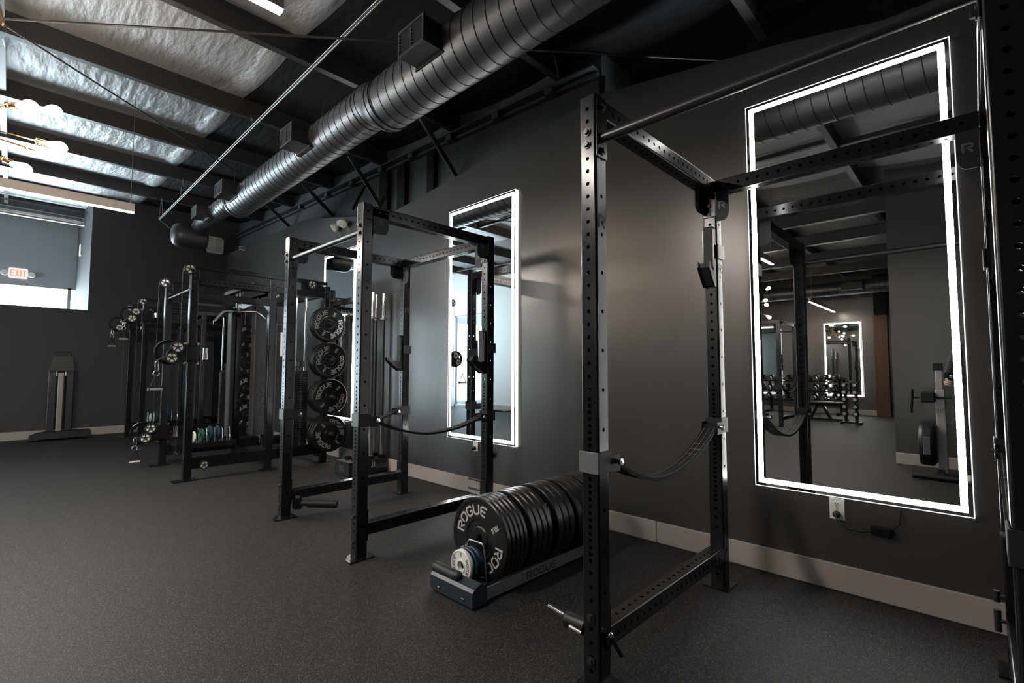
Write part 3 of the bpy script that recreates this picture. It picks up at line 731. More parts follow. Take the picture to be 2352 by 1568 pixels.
# swivel bar sleeves clamped to the rack feet
def landmine(label, base, d, m1, L=.28):
    t = thing('landmine_sleeve', base, label, 'landmine attachment', 'landmine attachments'); p = Vector(base); d = Vector(d).normalized()
    b = MB(); b.box(p.x-.03, p.x+.03, p.y-.03, p.y+.03, p.z-.045, p.z+.045, 0, .006); b.build('bracket', M['black'], t)
    b = MB(); b.lathe(p+d*.03, d, [(.001, 0), (.022, 0), (.022, .05), (.033, .052), (.033, L), (.027, L+.004), (.027, L-.05)], 18); b.build('sleeve', M[m1], t)
    b = MB(); b.cyl(p+V(0, 0, .045), p+V(0, 0, .06), .015, 10); b.build('pivot_bolt', M['steel'], t)
    return t
landmine('black sleeve lying across the left foot of the middle rack', (1.668, 4.02, .115), (.78, -.62, -.06), 'matte')
t = thing('pop_pin_attachment', (1.598, 1.16, .21), 'black clamp with a chrome pull pin low on the near rack upright', 'rack attachment')
b = MB(); b.lathe((1.585, 1.128, .205), (0, 1, 0), [(.001, .10), (.026, .10), (.032, .09), (.032, .0)], 20); b.build('body', M['rubber'], t)
b = MB(); b.cyl((1.585, 1.22, .213), (1.585, 1.315, .225), .0085, 12); b.build('pull_pin', M['chrome'], t)
b = MB(); b.cyl((1.553, 1.128, .195), (1.553, 1.185, .200), .008, 12); b.build('lever_rod', M['chrome'], t)
t = thing('lever_handle', (1.62, 1.03, .13), 'dark lever rod angled down the foot of the near rack upright', 'lever')
b = MB(); b.cyl((1.600, 1.032, .205), (1.655, 1.018, .115), .009, 10); b.build('rod', M['darksteel'], t)
b = MB(); b.sphere((1.600, 1.032, .205), .012, 10, 6); b.build('joint', M['chrome'], t)

# ------------------------------------------------------------------ J-cups
def jcup(label, x, yc, z, arm=.125, side=-1, sp='matte'):
    """hangs on the -X face of an upright at x; z = underside of the hook"""
    t = thing('j_cup', (x, yc, z), label, 'rack hook', 'bar hooks on the racks'); h = PW/2
    b = MB(); P = [(0, 0), (-.03, -.002), (-arm*.62, .045), (-arm, .10), (-arm+.006, .135), (-arm+.02, .133), (-arm+.028, .105), (-.052, .085), (-.034, .10), (-.030, .33), (0, .33)]
    b.prism(P, (x, yc-h+.004, z), (1, 0, 0), (0, 0, 1), (0, .008, 0)); b.prism(P, (x, yc+h-.012, z), (1, 0, 0), (0, 0, 1), (0, .008, 0))
    b.box(x-.006, x, yc-h+.004, yc+h-.004, z, z+.33); b.build('bracket', M['black'], t)
    b = MB(); Q = [(-.006, .012), (-.03, .006), (-arm*.6, .05), (-arm+.012, .10), (-arm+.014, .125), (-arm+.024, .125), (-arm+.03, .10), (-.05, .079), (-.034, .092), (-.034, .345), (-.006, .345)]
    b.prism(Q, (x, yc-h+.0135, z), (1, 0, 0), (0, 0, 1), (0, PW-.027, 0)); b.build('liner', M['matte'], t)
    b = MB(); ya = yc+side*h; b.box(x-.004, x+PW+.012, min(ya, ya+side*.009), max(ya, ya+side*.009), z+.165, z+.245, 0, .002); b.build('side_plate', M[sp], t)
    b = MB(); b.cyl((x-.01, yc, z+.205), (x+.03, yc, z+.205), .0075, 10); b.build('pin', M['steel'], t)
jcup('black bar hook on the wall side upright of the nearest rack, left one', 2.770, 1.089, 1.665, .11, -1, 'lightgrey')
jcup('bar hook at the right edge of the photo beside the lit mirror', 2.770, -.074, 1.45, .11, 1)
jcup('bar hook on the middle rack upright in front of the lit mirror', 2.672, 2.891, 1.165, .16)
jcup('bar hook on the far rear upright of the middle rack, by the barbells', 2.672, 4.093, 1.185, .16)
jcup('bar hook on the rack across the gym, seen in the near mirror', -5.20+PW/2-.114, 3.09, 1.2, .12)

# ------------------------------------------------------------------ safety straps
def strap(label, xa, xb, yc, za, zlow, zb_, bracket='greyplate', xlow=.42):
    t = thing('safety_strap', ((xa+xb)/2, yc, zlow), label, 'safety strap', 'safety straps between rack uprights')
    # end brackets clamp the uprights
    for k, (x, z, s) in enumerate(((xa, za, 1), (xb, zb_, -1))):
        b = MB(); h = PW/2+.007; x0, x1 = (x-PW-.007, x+.006) if s > 0 else (x-.006, x+PW+.007)
        zc = z-.005
        b.box(x0, x1, yc-h, yc-h+.006, zc-.036, zc+.046, 0, .002); b.box(x0, x1, yc+h-.006, yc+h, zc-.036, zc+.046, 0, .002)
        b.box(x0-.002, x0+.005, yc-h, yc+h, zc-.036, zc+.046, 1 if s > 0 else 0, .002); b.box(x1-.005, x1+.002, yc-h, yc+h, zc-.036, zc+.046, 0, .002)
        for yy in (yc-h, yc+h-.006): b.box(x+(0 if s > 0 else -.07), x+(.07 if s > 0 else 0), yy, yy+.006, zc-.04, zc+.025, 0, .002)
        o = b.build('end_bracket', [M['matte'], M[bracket]], t)
        b = MB(); b.box(x+(0 if s > 0 else -.055), x+(.055 if s > 0 else 0), yc-h+.007, yc-h+.010, zc-.038, zc+.024); b.build('plate_liner', M['matte'], o)
        b = MB(); b.cyl((x+s*.045, yc-h-.022, zc), (x+s*.045, yc+h+.010, zc), .0085, 14); b.lathe((x+s*.045, yc-h-.012, zc), (0, -1, 0), [(.015, 0), (.015, .010), (.001, .011)], 12); b.build('pin', M['chrome'], o)
    # webbing: two layers between the pins, sewn near each end
    x0, x1 = xa+.045, xb-.045; N = 40; xl = x0+(x1-x0)*xlow
    def zf(x):
        if x < xl: u = (xl-x)/(xl-x0); return zlow+(za-.005-zlow)*u**1.9
        u = (x-xl)/(x1-xl); return zlow+(zb_-.005-zlow)*u**2.0
    pts = [(x0+(x1-x0)*k/N) for k in range(N+1)]; w = .036
    b = MB(); T = .0075
    prev = None
    for k in range(N):
        xa_, xc = pts[k], pts[k+1]; z1, z2 = zf(xa_), zf(xc)
        vs = [(xa_, yc-w, z1+T), (xc, yc-w, z2+T), (xc, yc+w, z2+T), (xa_, yc+w, z1+T), (xa_, yc-w, z1-T), (xc, yc-w, z2-T), (xc, yc+w, z2-T), (xa_, yc+w, z1-T)]
        b.add(vs, [(0, 1, 2, 3), (4, 5, 6, 7), (0, 1, 5, 4), (2, 3, 7, 6)])
    for x, z in ((x0, zf(x0)), (x1, zf(x1))): b.cyl((x, yc-w, z), (x, yc+w, z), .016, 14)
    wb = b.build('webbing', M['web'], t)
    b = MB()
    for yo in (-.026, 0, .026):
        for k in range(N*3):
            xa_ = x0+(x1-x0)*k/(N*3); xc = xa_+(x1-x0)/(N*3)*.6
            if xa_ < x0+.02 or xc > x1-.02 or (yo == 0 and x0+.35*(x1-x0) < xa_ < x0+.6*(x1-x0)): continue
            for sg in (-1, 1): b.quad((xa_, yc+yo-.0011, zf(xa_)+sg*(T+.0006)), (xc, yc+yo-.0011, zf(xc)+sg*(T+.0006)), (xc, yc+yo+.0011, zf(xc)+sg*(T+.0006)), (xa_, yc+yo+.0011, zf(xa_)+sg*(T+.0006)))
    for f in (.16, .20, .24, .74, .79, .84):
        x = x0+(x1-x0)*f
        for sg in (-1, 1): b.quad((x, yc-.028, zf(x)+sg*(T+.0007)), (x+.002, yc-.028, zf(x+.002)+sg*(T+.0007)), (x+.002, yc+.028, zf(x+.002)+sg*(T+.0007)), (x, yc+.028, zf(x)+sg*(T+.0007)))
    b.build('stitching', M['thread'], wb)
strap('black stitched safety strap sagging across the left side of the nearest rack', 1.560+PW, 2.770, 1.089, .838, .700, .885)
strap('stitched safety strap at the right edge of the photo', 1.560+PW, 2.770, -.074, .80, .70, .88, 'matte')
strap('safety strap on the near side of the middle rack', 1.558+PW, 2.672, 2.891, .868, .735, .825, xlow=.5)
strap('safety strap on the far side of the middle rack', 1.558+PW, 2.672, 4.093, .830, .70, .80, xlow=.5)
strap('safety strap on the rack across the gym, seen in the near mirror', -6.42+PW, -5.20, 3.088, .84, .70, .86)

# ================================================================== PLATES
ARC = 'ROGUE'
def bumper_mesh(t, wt, R=.225):
    b = MB()
    b.lathe((0, 0, 0), (0, 1, 0), [(.026, .004), (.026, t-.004)], 24, 1)
    prof = [(.026, .004), (.06, .004), (.066, .009), (.098, .009), (.106, .003), (R-.028, .003), (R-.022, 0), (R-.006, 0), (R, .006), (R, t-.006), (R-.006, t), (R-.022, t), (R-.028, t-.003), (.106, t-.003), (.098, t-.009), (.066, t-.009), (.06, t-.004), (.026, t-.004)]
    b.lathe((0, 0, 0), (0, 1, 0), prof, 56, 0)
    for a in (PI/2, -PI/2): text_arc(b, ARC, .056, .128, a, (0, .0024, 0), (1, 0, 0), (0, 0, 1), 2, .19, 1.0)
    for s in (1, -1): text_flat(b, wt, .027, (s*.148, .0024, 0), (-s, 0, 0), (0, 0, -s), 2, .2, .62)
    return b
PLATE = {}
def plate(label, group, loc, wt, t, rot=0.0, face='x', R=.225, cat='weight plate'):
    key = (wt, t, R)
    if key not in PLATE:
        o = bumper_mesh(t, wt, R).build('bumper_plate', [M['rubber'], M['steel'], M['letter']]); PLATE[key] = o
    else:
        o = PLATE[key].copy(); COL.objects.link(o)
    o.location = loc
    o.rotation_euler = (0, rot, -PI/2 if face == 'x' else 0)
    return tag(o, label, cat, group)

# plate cradle on the floor between the racks
YC = 2.022
t = thing('plate_cradle', (2.2, YC, 0), 'long low plate rack on the floor with a rounded grey end block', 'plate rack')
b = MB()
for s in (-1, 1):
    b.box(1.70, 2.80, YC+s*.150-.004, YC+s*.150+.004, .012, .075, 0, .001); b.box(1.70, 2.80, min(YC+s*.150, YC+s*.115), max(YC+s*.150, YC+s*.115), .012, .018)
b.build('side_rail', M['railgrey'], t)
b = MB(); text_flat(b, 'ROGUE', .042, (2.19, YC-.1546, .044), (1, 0, 0), (0, 0, 1), 0, .19, 1.25); b.build('rail_lettering', M['blackprint'], t)
b = MB(); P = [(0, .012), (0, .085), (.012, .10), (.060, .118), (.10, .09), (.10, .012)]
b.prism(P, (1.640, YC-.172, 0), (1, 0, 0), (0, 0, 1), (0, .344, 0)); b.build('end_block', M['slate'], t)
b = MB(); b.cyl((1.672, YC-.02, .118), (1.672, YC+.168, .118), .027, 20); b.sphere((1.672, YC-.02, .118), .027, 16, 8); b.build('carry_grip', M['matte'], t)
for y in (YC-.10, YC+.10):
    b = MB(); b.box(1.636, 1.642, y-.012, y+.012, .03, .042, 0, .002); b.build('slot_tab', M['darksteel'], t)
for y in (YC-.14, YC+.14):
    b = MB(); b.cyl((1.70, y, 0), (1.70, y, .013), .014, 10); b.build('rubber_foot', M['matte'], t)
    b = MB(); b.cyl((2.82, y, 0), (2.82, y, .013), .014, 10); b.build('rubber_foot', M['matte'], t)
b = MB(); b.box(2.792, 2.85, YC-.16, YC+.16, .012, .10, 0, .006); b.build('rear_block', M['black'], t)
for x in (1.815, 2.02, 2.245, 2.44, 2.64):
    b = MB(); pts = [(x, YC-.085, .03), (x, YC-.066, .235), (x, YC-.052, .255), (x, YC+.052, .255), (x, YC+.066, .235), (x, YC+.085, .03)]
    b.tube(pts, .0055, 8); b.build('divider_hoop', M['steel'], t)
G = 'black bumper plates standing in the floor rack'
runs = [(1.836, '10LB', .033, 5), (2.032, '15LB', .045, 4), (2.258, '25LB', .055, 3), (2.452, '35LB', .060, 3), (2.652, '45LB', .066, 2)]
nm = {'10LB': 'thin 10 pound', '15LB': '15 pound', '25LB': '25 pound', '35LB': '35 pound', '45LB': 'thick 45 pound'}
od = ['frontmost', 'second', 'third', 'fourth', 'fifth']
for (x, wt, th, n) in runs:
    for k in range(n):
        if wt == '10LB' and k == 0: lb = 'front black bumper plate of the floor rack, its white lettering facing out'
        elif n == 3 and k == 2: lb = 'rearmost black bumper plate of the %s run in the floor rack' % nm[wt]
        elif n == 2 and k == 1: lb = 'rearmost black bumper plate of the whole floor rack'
        else: lb = '%s black bumper plate of the %s run in the floor rack' % (od[k], nm[wt])
        plate(lb, G, (x, YC, .263), wt, th-.002, -.55 if (wt, k) == ('10LB', 0) else random.uniform(-PI, PI)); x += th
def small_plate(label, loc, R, t, col, lettered=False, face='x', group='small change plates'):
    b = MB(); b.lathe((0, 0, 0), (0, 1, 0), [(.0255, 0), (.034, 0), (.036, .003), (R-.012, .003), (R-.009, 0), (R-.004, 0), (R, .004), (R, t-.004), (R-.004, t), (.0255, t), (.0255, 0)], 40, 0)
    if lettered:
        for a in (PI, 0): text_arc(b, ARC, .019, R-.034, a, (0, .0024, 0), (1, 0, 0), (0, 0, 1), 1, .19, .85)
        for a in (PI/2, -PI/2): text_arc(b, '5', .018, R-.034, a, (0, .0024, 0), (1, 0, 0), (0, 0, 1), 1, .2)
    o = b.build('change_plate', [M[col], M['blackprint']]); o.location = loc; o.rotation_euler = (0, 0, -PI/2 if face == 'x' else 0)
    return tag(o, label, 'weight plate', group)
small_plate('small white change plate at the front of the floor rack', (1.716, YC+.012, .149), .083, .026, 'white', True)
small_plate('dark blue change plate right behind the white one', (1.748, YC, .152), .084, .026, 'blue')
small_plate('dark blue change plate touching the chrome hoop of the floor rack', (1.777, YC, .152), .084, .026, 'blue')

# ================================================================== BARBELLS
t = thing('barbell_holder', (2.95, 5.25, 0), 'low black box holding upright barbells against the wall', 'barbell holder')
b = MB(); b.box(2.67, 3.165, 5.09, 5.42, .004, .155, 0, .004); b.build('box', M['matte'], t)
b = MB()
text_flat(b, 'RO', .055, (2.6692, 5.26, .08), (0, -1, 0), (0, 0, 1), 0, .17); text_flat(b, 'JI', .06, (2.97, 5.0892, .10), (1, 0, 0), (0, 0, 1), 1, .2); text_flat(b, 'ROGUE', .045, (3.09, 5.0892, .075), (1, 0, 0), (0, 0, 1), 0, .17, .6)
b.build('lettering', [M['greyplate'], M['letter']], t)
spots = [(2.79, 5.17), (2.981, 5.17), (3.125, 5.17), (2.79, 5.34), (3.015, 5.34), (3.125, 5.34)]
for (x, y) in spots:
    b = MB(); b.lathe((x, y, .155), (0, 0, 1), [(.034, 0), (.042, .004), (.042, .03), (.034, .034), (.031, .02)], 16); b.build('socket_ring', M['black'], t)
bb = thing('barbell', (0, 0, 0), 'tallest upright barbell, nearest the middle rack upright', 'barbell', 'barbells standing in the holder')
b = MB(); b.cyl((0, 0, .30), (0, 0, 1.85), .0142, 14); b.build('shaft', M['darksteel'], bb)
for z0, z1, zc in ((-.03, .40, .40), (1.80, 2.14, 1.80)):
    b = MB(); b.lathe((0, 0, z0), (0, 0, 1), [(.001, 0), (.023, 0), (.025, .003), (.025, z1-z0-.003), (.023, z1-z0), (.001, z1-z0)], 18); sl = b.build('sleeve', M['chrome'], bb)
    b = MB(); zz = .385 if z0 < .5 else 1.785; b.lathe((0, 0, zz), (0, 0, 1), [(.015, 0), (.037, .002), (.037, .020), (.034, .026), (.025, .03)], 18); b.build('collar', M['steel'], sl)
bar_at = [(3.015, 5.34, 1.0, 'tallest upright barbell, nearest the middle rack upright'), (2.981, 5.17, .903, 'second upright barbell from the left in the holder'), (3.125, 5.34, .905, 'third upright barbell from the left in the holder'), (3.125, 5.17, .903, 'rightmost upright barbell in the holder beside the wall')]
for k, (x, y, sc, lb) in enumerate(bar_at):
    o = bb if k == 0 else dup(bb); o.location = (x, y, .186-.03*(1-sc)); o.scale = (1, 1, sc); o['label'] = lb

# ================================================================== CABLE MACHINES
def pulley(parent, c, d, R=.055, th=.022, name='pulley'):
    """spoked wheel: bright hub disc with a dark five-spoke rim"""
    c = Vector(c); d = Vector(d).normalized(); _, a, u = MB.frame(d)
    b = MB(); b.lathe(c-d*th/2, d, [(R*.74, 0), (R, 0), (R, th*.25), (R*.93, th*.5), (R, th*.75), (R, th), (R*.74, th), (R*.74, 0)], 28)
    for k in range(5):
        an = 2*PI*k/5+PI/2; e = a*math.cos(an)+u*math.sin(an); b.bar(c+e*R*.15, c+e*R*.8, R*.17, th*.9, d)
    b.lathe(c-d*th*.55, d, [(.001, 0), (R*.26, 0), (R*.26, th*1.1), (.001, th*1.1)], 14)
    o = b.build(name, M['matte'], parent)
    b = MB(); b.lathe(c-d*th*.2, d, [(.001, 0), (R*.75, 0), (R*.75, th*.4), (.001, th*.4)], 24); b.build('web_disc', M['white'], o)
    return o
def trolley(t, x0, y, z, hx=-1):
    """carriage on the upright at (x0, y low corner): two pulleys in front, roller grip behind"""
    yc = y+PW/2; o_x = x0
    b = MB(); g = .006; h = .095
    b.box(x0-.016, x0-g, y-.016, y+PW+.016, z-h, z+h, 0, .003); b.box(x0+PW+g, x0+PW+.016, y-.016, y+PW+.016, z-h, z+h, 0, .003)
    b.box(x0-g, x0+PW+g, y-.016, y-g, z-h*.8, z+h*.8, 0, .003); b.box(x0-g, x0+PW+g, y+PW+g, y+PW+.016, z-h*.8, z+h*.8, 0, .003)
    tr = b.build('trolley', M['black'], t)
    for sx in (x0-.010, x0+PW+.010):
        for dz in (-h-.012, h+.012):
            b = MB(); b.cyl((sx, y-.02, z+dz), (sx, y+PW+.02, z+dz), .012, 12); b.build('roller', M['darksteel'], tr)
            for yy, s in ((y-.02, -1), (y+PW+.02, 1)): bolt(tr, (sx, yy, z+dz), (0, s, 0), .013, m='chrome')
    # round pulley plates
    c = V(x0-.155, yc, z+.01)
    b = MB()
    for yy in (yc+.045, ): b.lathe((c.x, yy, c.z), (0, 1, 0), [(.098, 0), (.13, 0), (.135, .004), (.13, .008), (.098, .008), (.098, 0)], 40)
    b.lathe((c.x, yc+.03, c.z), (0, 1, 0), [(.122, 0), (.13, 0), (.13, .016), (.122, .016)], 40)
    b.build('round_guard', M['black'], tr)
    b = MB(); P = [(x0-.016, z-.085), (x0-.016, z+.085), (x0-.07, z+.115), (x0-.13, z+.10), (x0-.20, z-.02), (x0-.185, z-.085), (x0-.12, z-.11), (x0-.06, z-.095)]
    b.prism(P, (0, yc-.03, 0), (1, 0, 0), (0, 0, 1), (0, .006, 0)); b.build('pulley_plate', M['black'], tr)
    pulley(tr, (x0-.093, yc-.03, z+.064), (0, 1, 0), .062); pulley(tr, (x0-.142, yc-.03, z-.048), (0, 1, 0), .062)
    # roller grip behind the upright
    gx = x0+PW+.085
    b = MB()
    for dz in (-.07, .07): b.box(x0+PW+.012, gx+.035, yc-.03, yc+.03, z+dz-.004, z+dz+.004, 0, .002)
    b.box(x0+PW+.012, x0+PW+.03, yc-.02, yc+.02, z-.02, z+.02); b.build('grip_bracket', M['black'], tr)
    b = MB(); b.cyl((gx+.012, yc, z-.065), (gx+.012, yc, z+.065), .024, 18); b.build('roller_grip', M['chrome'], tr)
    b = MB(); b.box(x0+PW+.03, x0+PW+.05, yc-.008, yc+.008, z-.012, z+.012); b.build('release_tab', M['red'], tr)
    return V(x0-.215, yc, z-.06)
def handle(label, top, ang=.0, group='cable handles'):
    """stirrup handle hanging from a carabiner"""
    t = thing('cable_stirrup', top, label, 'cable handle', group); p = Vector(top)
    b = MB()
    L = [V(0, -.012, 0), V(-.014, -.012, -.02), V(-.014, -.012, -.095), V(0, -.012, -.11), V(.014, -.012, -.095), V(.014, -.012, -.02)]
    b.tube([p+q for q in L], .0042, 7, closed=True); b.build('carabiner', M['chrome'], t)
    b = MB(); c = p+V(0, 0, -.135); b.tube([c+V(.026*math.cos(a*PI/8), .006*math.sin(a*PI/8), .026*math.sin(a*PI/8)) for a in range(16)], .0042, 7, closed=True); b.build('ring', M['chrome'], t)
    b = MB(); g = p+V(0, 0, -.30); ax = V(math.cos(ang), math.sin(ang), 0)
    for s in (-1, 1): b.bar(p+V(0, 0, -.152), g+ax*(.062*s), .024, .004, ax)
    b.build('strap', M['deadblack'], t)
    b = MB(); b.cyl(g-ax*.062, g+ax*.062, .0155, 14); b.build('grip', M['lightgrey'], t)
    b = MB(); b.cyl(g-ax*.070, g-ax*.060, .019, 14); b.cyl(g+ax*.060, g+ax*.070, .019, 14); b.build('end_cap', M['matte'], t)
    return t
def weight_stack(t, x, y, z0, n):
    b = MB(); h = .0245
    for k in range(n): b.box(x-.085, x+.085, y-.055, y+.055, z0+k*h, z0+k*h+h-.003, 0, .002)
    o = b.build('weight_stack', M['matte'], t)
    b = MB()
    for k in range(n): b.box(x-.012, x+.012, y-.0562, y-.055, z0+k*h+.006, z0+k*h+h-.008); b.box(x-.0862, x-.085, y-.02, y+.02, z0+k*h+.007, z0+k*h+h-.009, 1)
    b.build('number_mark', [M['railgrey'], M['letter']], o)
    b = MB(); b.box(x-.08, x+.08, y-.05, y+.05, z0+n*h, z0+n*h+.035, 0, .004); b.cyl((x, y, z0+n*h+.03), (x, y, z0+n*h+.10), .012, 10); b.box(x-.02, x+.02, y-.05, y+.05, z0+n*h+.08, z0+n*h+.16, 0, .012); b.build('head_plate', M['darksteel'], o)
    for dx in (-.06, .06):
        b = MB(); b.cyl((x+dx, y, .12), (x+dx, y, 2.16), .0125, 14); b.build('guide_rod', M['chrome'], t)
def trainer(label, x0, y0, y1, trol):
    xg, xk = x0+.82, x0+1.50
    t = thing('cable_machine', (x0+.8, (y0+y1)/2, 0), label, 'cable machine', 'cable machines with six uprights')
    ups = []
    for x in (x0, xg, xk):
        for y in (y0, y1): ups.append((x, y, upright(x, y, t, 8)))
    for (x, y, o) in ups:
        b = MB(); b.prism([(-.09 if x == x0 else -.04, -.03), (-.09 if x == x0 else -.04, PW+.03), (PW+.05, PW+.03), (PW+.05, -.03)], (x, y, 0), (1, 0, 0), (0, 1, 0), (0, 0, .008)); b.build('foot_plate', M['black'], o)
        for z in (2.15, 2.22):
            bolt(o, (x+PW/2, y, z), (0, -1, 0), .014)
    for y in (y0, y1):
        for xa, xb in ((x0+PW, xg), (xg+PW, xk)):
            b = MB(); b.htube('x', xa, xb, y+PW/2, 2.165, PW, BH(xa, xb), BH(xa, xb), .008, 8, .006); b.build('top_beam', M['black'], t)
            b = MB(); b.htube('x', xa, xb, y+PW/2, .185, PW, BH(xa, xb)[::3], BH(xa, xb)[::3], .008, 8, .006, h=.127); b.build('base_beam', M['black'], t)
        b = MB(); b.htube('x', x0+PW, xg, y+PW/2, 2.00, .05, (), (), .008, 8, .004, h=.0762); b.build('second_beam', M['black'], t)
        # pulley boom above the top beam
        b = MB(); b.box(x0-.03, xk+.04, y+PW/2-.02, y+PW/2+.02, 2.298, 2.345, 0, .003); b.bar((x0+.42, y+PW/2, 2.31), (x0+.36, y+PW/2, 2.20), .03, .03); b.build('pulley_boom', M['black'], t)
        pulley(t, (x0-.01, y+PW/2-.032, 2.285), (0, 1, 0), .058); pulley(t, (xk-.17, y+PW/2-.032, 2.285), (0, 1, 0), .058)
        b = MB(); P = [(xk-.30, 2.21), (xk-.30, 2.35), (xk-.12, 2.35), (xk+.02, 2.25), (xk+.16, 2.25), (xk+.16, 2.13), (xk-.1, 2.13)]; b.prism(P, (0, y+PW/2-.014, 0), (1, 0, 0), (0, 0, 1), (0, .006, 0)); b.build('boom_plate', M['black'], t)
        b = MB(); b.cyl((x0-.068, y+PW/2, 2.285), (x0-.068, y+PW/2, .28), .0026, 6); b.build('pulley_cable', M['darksteel'], t)
        pulley(t, (x0+.19, y-.012, .155), (0, 1, 0), .048)
    b = MB(); b.cyl((x0+PW/2, y0+PW, 2.085), (x0+PW/2, y1, 2.085), .0165, 16); b.build('pull_up_bar', M['darksteel'], t)
    for x in (xg, xk):
        b = MB(); b.htube('y', y0+PW, y1, x+PW/2, .11, PW, (), (), .008, 8, .006); b.build('base_crossmember', M['black'], t)
    b = MB(); b.htube('y', y0+PW, y1, xk+PW/2, 2.2, PW, BH(y0+PW, y1), (), .008, 8, .006); b.build('rear_crossmember', M['black'], t)
    # arched name plate between the middle uprights
    b = MB(); ym = (y0+y1+PW)/2; hw = (y1-y0-PW)/2; P = [(-hw, 1.90), (-hw, 2.13), (hw, 2.13), (hw, 1.90)]
    for k in range(1, 14): a = PI*k/14; P.append((hw*.93*math.cos(a), 1.90+.13*math.sin(a)))
    b.prism(P, (xg+.01, ym, 0), (0, 1, 0), (0, 0, 1), (.012, 0, 0)); b.prism([(-hw, 2.09), (-hw, 2.13), (hw, 2.13), (hw, 2.09)], (xg+.01, ym, 0), (0, 1, 0), (0, 0, 1), (.05, 0, 0))
    text_flat(b, 'ROGUE', .062, (xg+.0085, ym, 2.075), (0, -1, 0), (0, 0, 1), 1, .18, 1.5); b.build('arched_name_plate', [M['black'], M['blackprint']], t)
    # weight stacks with guide rods, tall shroud panels between them
    weight_stack(t, xg+.42, y0+PW/2+.06, .165, 40); weight_stack(t, xg+.42, y1+PW/2-.06, .165, 40)
    b = MB(); b.box(xg+.18, xg+.44, y1-.21, y1-.19, .30, 2.06, 0, .004); b.box(xg+.16, xg+.18, y1-.24, y1-.10, .30, 2.06, 0, .004); b.box(xg+.44, xg+.455, y1-.24, y1-.10, .30, 2.06, 0, .004)
    text_flat(b, 'ROGUE', .105, (xg+.31, y1-.2108, .92), (0, 0, 1), (-1, 0, 0), 1, .18, 1.35); b.build('stack_shroud', [M['shroud'], M['blackprint']], t)
    b = MB(); b.box(xg-.10, xg-.085, y1-.12, y1+.02, .30, 2.0, 0, .003); b.box(xg-.10, xg+.0, y1+.02, y1+.032, .30, 2.0, 0, .003); b.build('side_shroud', M['shroud'], t)
    # shallow storage tray with chrome dividers between the far front and middle uprights
    b = MB(); b.box(x0+PW+.02, xg-.01, y1-.20, y1+.0, .25, .262, 0, .002); b.box(x0+PW+.02, xg-.01, y1-.204, y1-.196, .20, .262, 0, .002); b.build('storage_tray', M['black'], t)
    for k in range(6):
        x = x0+.30+.088*k; b = MB(); b.tube([(x, y1-.15, .262), (x, y1-.14, .42), (x, y1-.125, .435), (x, y1-.075, .435), (x, y1-.06, .42), (x, y1-.05, .262)], .0055, 7); b.build('tray_divider', M['chrome'], t)
    # plate pegs on the near side of the rear uprights
    for z in (1.78, 1.315, .85, .385):
        b = MB(); b.lathe((xk+PW/2-.02, y0, z), (0, -1, 0), [(.042, 0), (.042, .006), (.0242, .006), (.0242, .27), (.021, .275), (.001, .275)], 18); b.build('storage_peg', M['darksteel'], t)
    hp = []
    for (x, y, z) in trol: hp.append(trolley(t, x, y, z))
    return t, hp, xg, xk
T1, hp1, xg1, xk1 = trainer('nearer six-post cable machine with plates stored on its rear posts', 1.335, 6.145, 7.36, [(1.335, 6.145, 1.365), (1.335, 7.36, .405)])
T2, hp2, xg2, xk2 = trainer('farther six-post cable machine by the far wall', 1.465, 9.66, 10.88, [(1.465, 9.66, 2.05), (1.465, 10.88, 1.98)])
handle('cable handle hanging at chest height on the nearer machine', hp1[0]+V(-.05, 0, -.02), .2)
handle('cable handle hanging just above the floor', hp1[1]+V(-.02, 0, .03), .2)
handle('right one of two cable handles hanging high on the farther machine', hp2[0]+V(-.02, 0, -.02), .2)
handle('left one of two cable handles hanging high on the farther machine', hp2[1]+V(-.02, 0, -.02), .2)
for hpv, T in ((hp1, T1), (hp2, T2)):
    for k, p in enumerate(hpv):
        off = V(-.05, 0, -.02) if (T is T1 and k == 0) else (V(-.02, 0, .03) if T is T1 else V(-.02, 0, -.02))
        b = MB(); b.tube([p+V(.07, 0, .03), p+V(.02, -.004, .022), p+off+V(.0, -.01, .0)], .0075, 8); b.build('cable_end', M['darksteel'], T)
# wide pulldown bar hanging inside the nearer machine
t = thing('pulldown_bar', (2.02, 6.80, 1.93), 'chrome wide pulldown bar with bent ends hanging in the nearer cable machine', 'pulldown bar')
b = MB(); b.tube([(1.74, 6.80, 1.79), (1.835, 6.80, 1.915), (1.86, 6.80, 1.928), (2.02, 6.80, 1.940), (2.20, 6.80, 1.952), (2.225, 6.80, 1.945), (2.34, 6.80, 1.862)], .0125, 10); b.build('bar', M['chrome'], t)
b = MB(); b.lathe((2.02, 6.80, 1.92), (0, 0, 1), [(.001, 0), (.018, 0), (.018, .05), (.012, .06), (.001, .06)], 12); b.build('swivel', M['darksteel'], t)
b = MB(); b.tube([(2.02+.014*math.cos(a*PI/6), 6.80, 2.005+.03*math.sin(a*PI/6)) for a in range(12)], .004, 6, closed=True); b.tube([(2.02, 6.80+.012*math.cos(a*PI/6), 2.06+.03*math.sin(a*PI/6)) for a in range(12)], .004, 6, closed=True); b.build('chain_link', M['chrome'], t)
b = MB(); b.cyl((2.02, 6.80, 2.085), (2.02, 6.80, 2.19), .004, 6); b.build('cable', M['steel'], t)
b = MB(); b.box(1.99, 2.05, 6.145+PW, 7.36, 2.19, 2.24, 0, .003); b.build('pulley_crossbeam', M['black'], T1)
t = thing('hanging_roll', (2.30, 6.11, 1.36), 'white cylinder hanging from a steel hook on the nearer cable machine', 'hanging roll')
b = MB(); b.lathe((2.305, 6.10, 1.355), (0, 0, 1), [(.001, 0), (.030, 0), (.030, .29), (.001, .29)], 18); b.build('roll', M['white'], t)
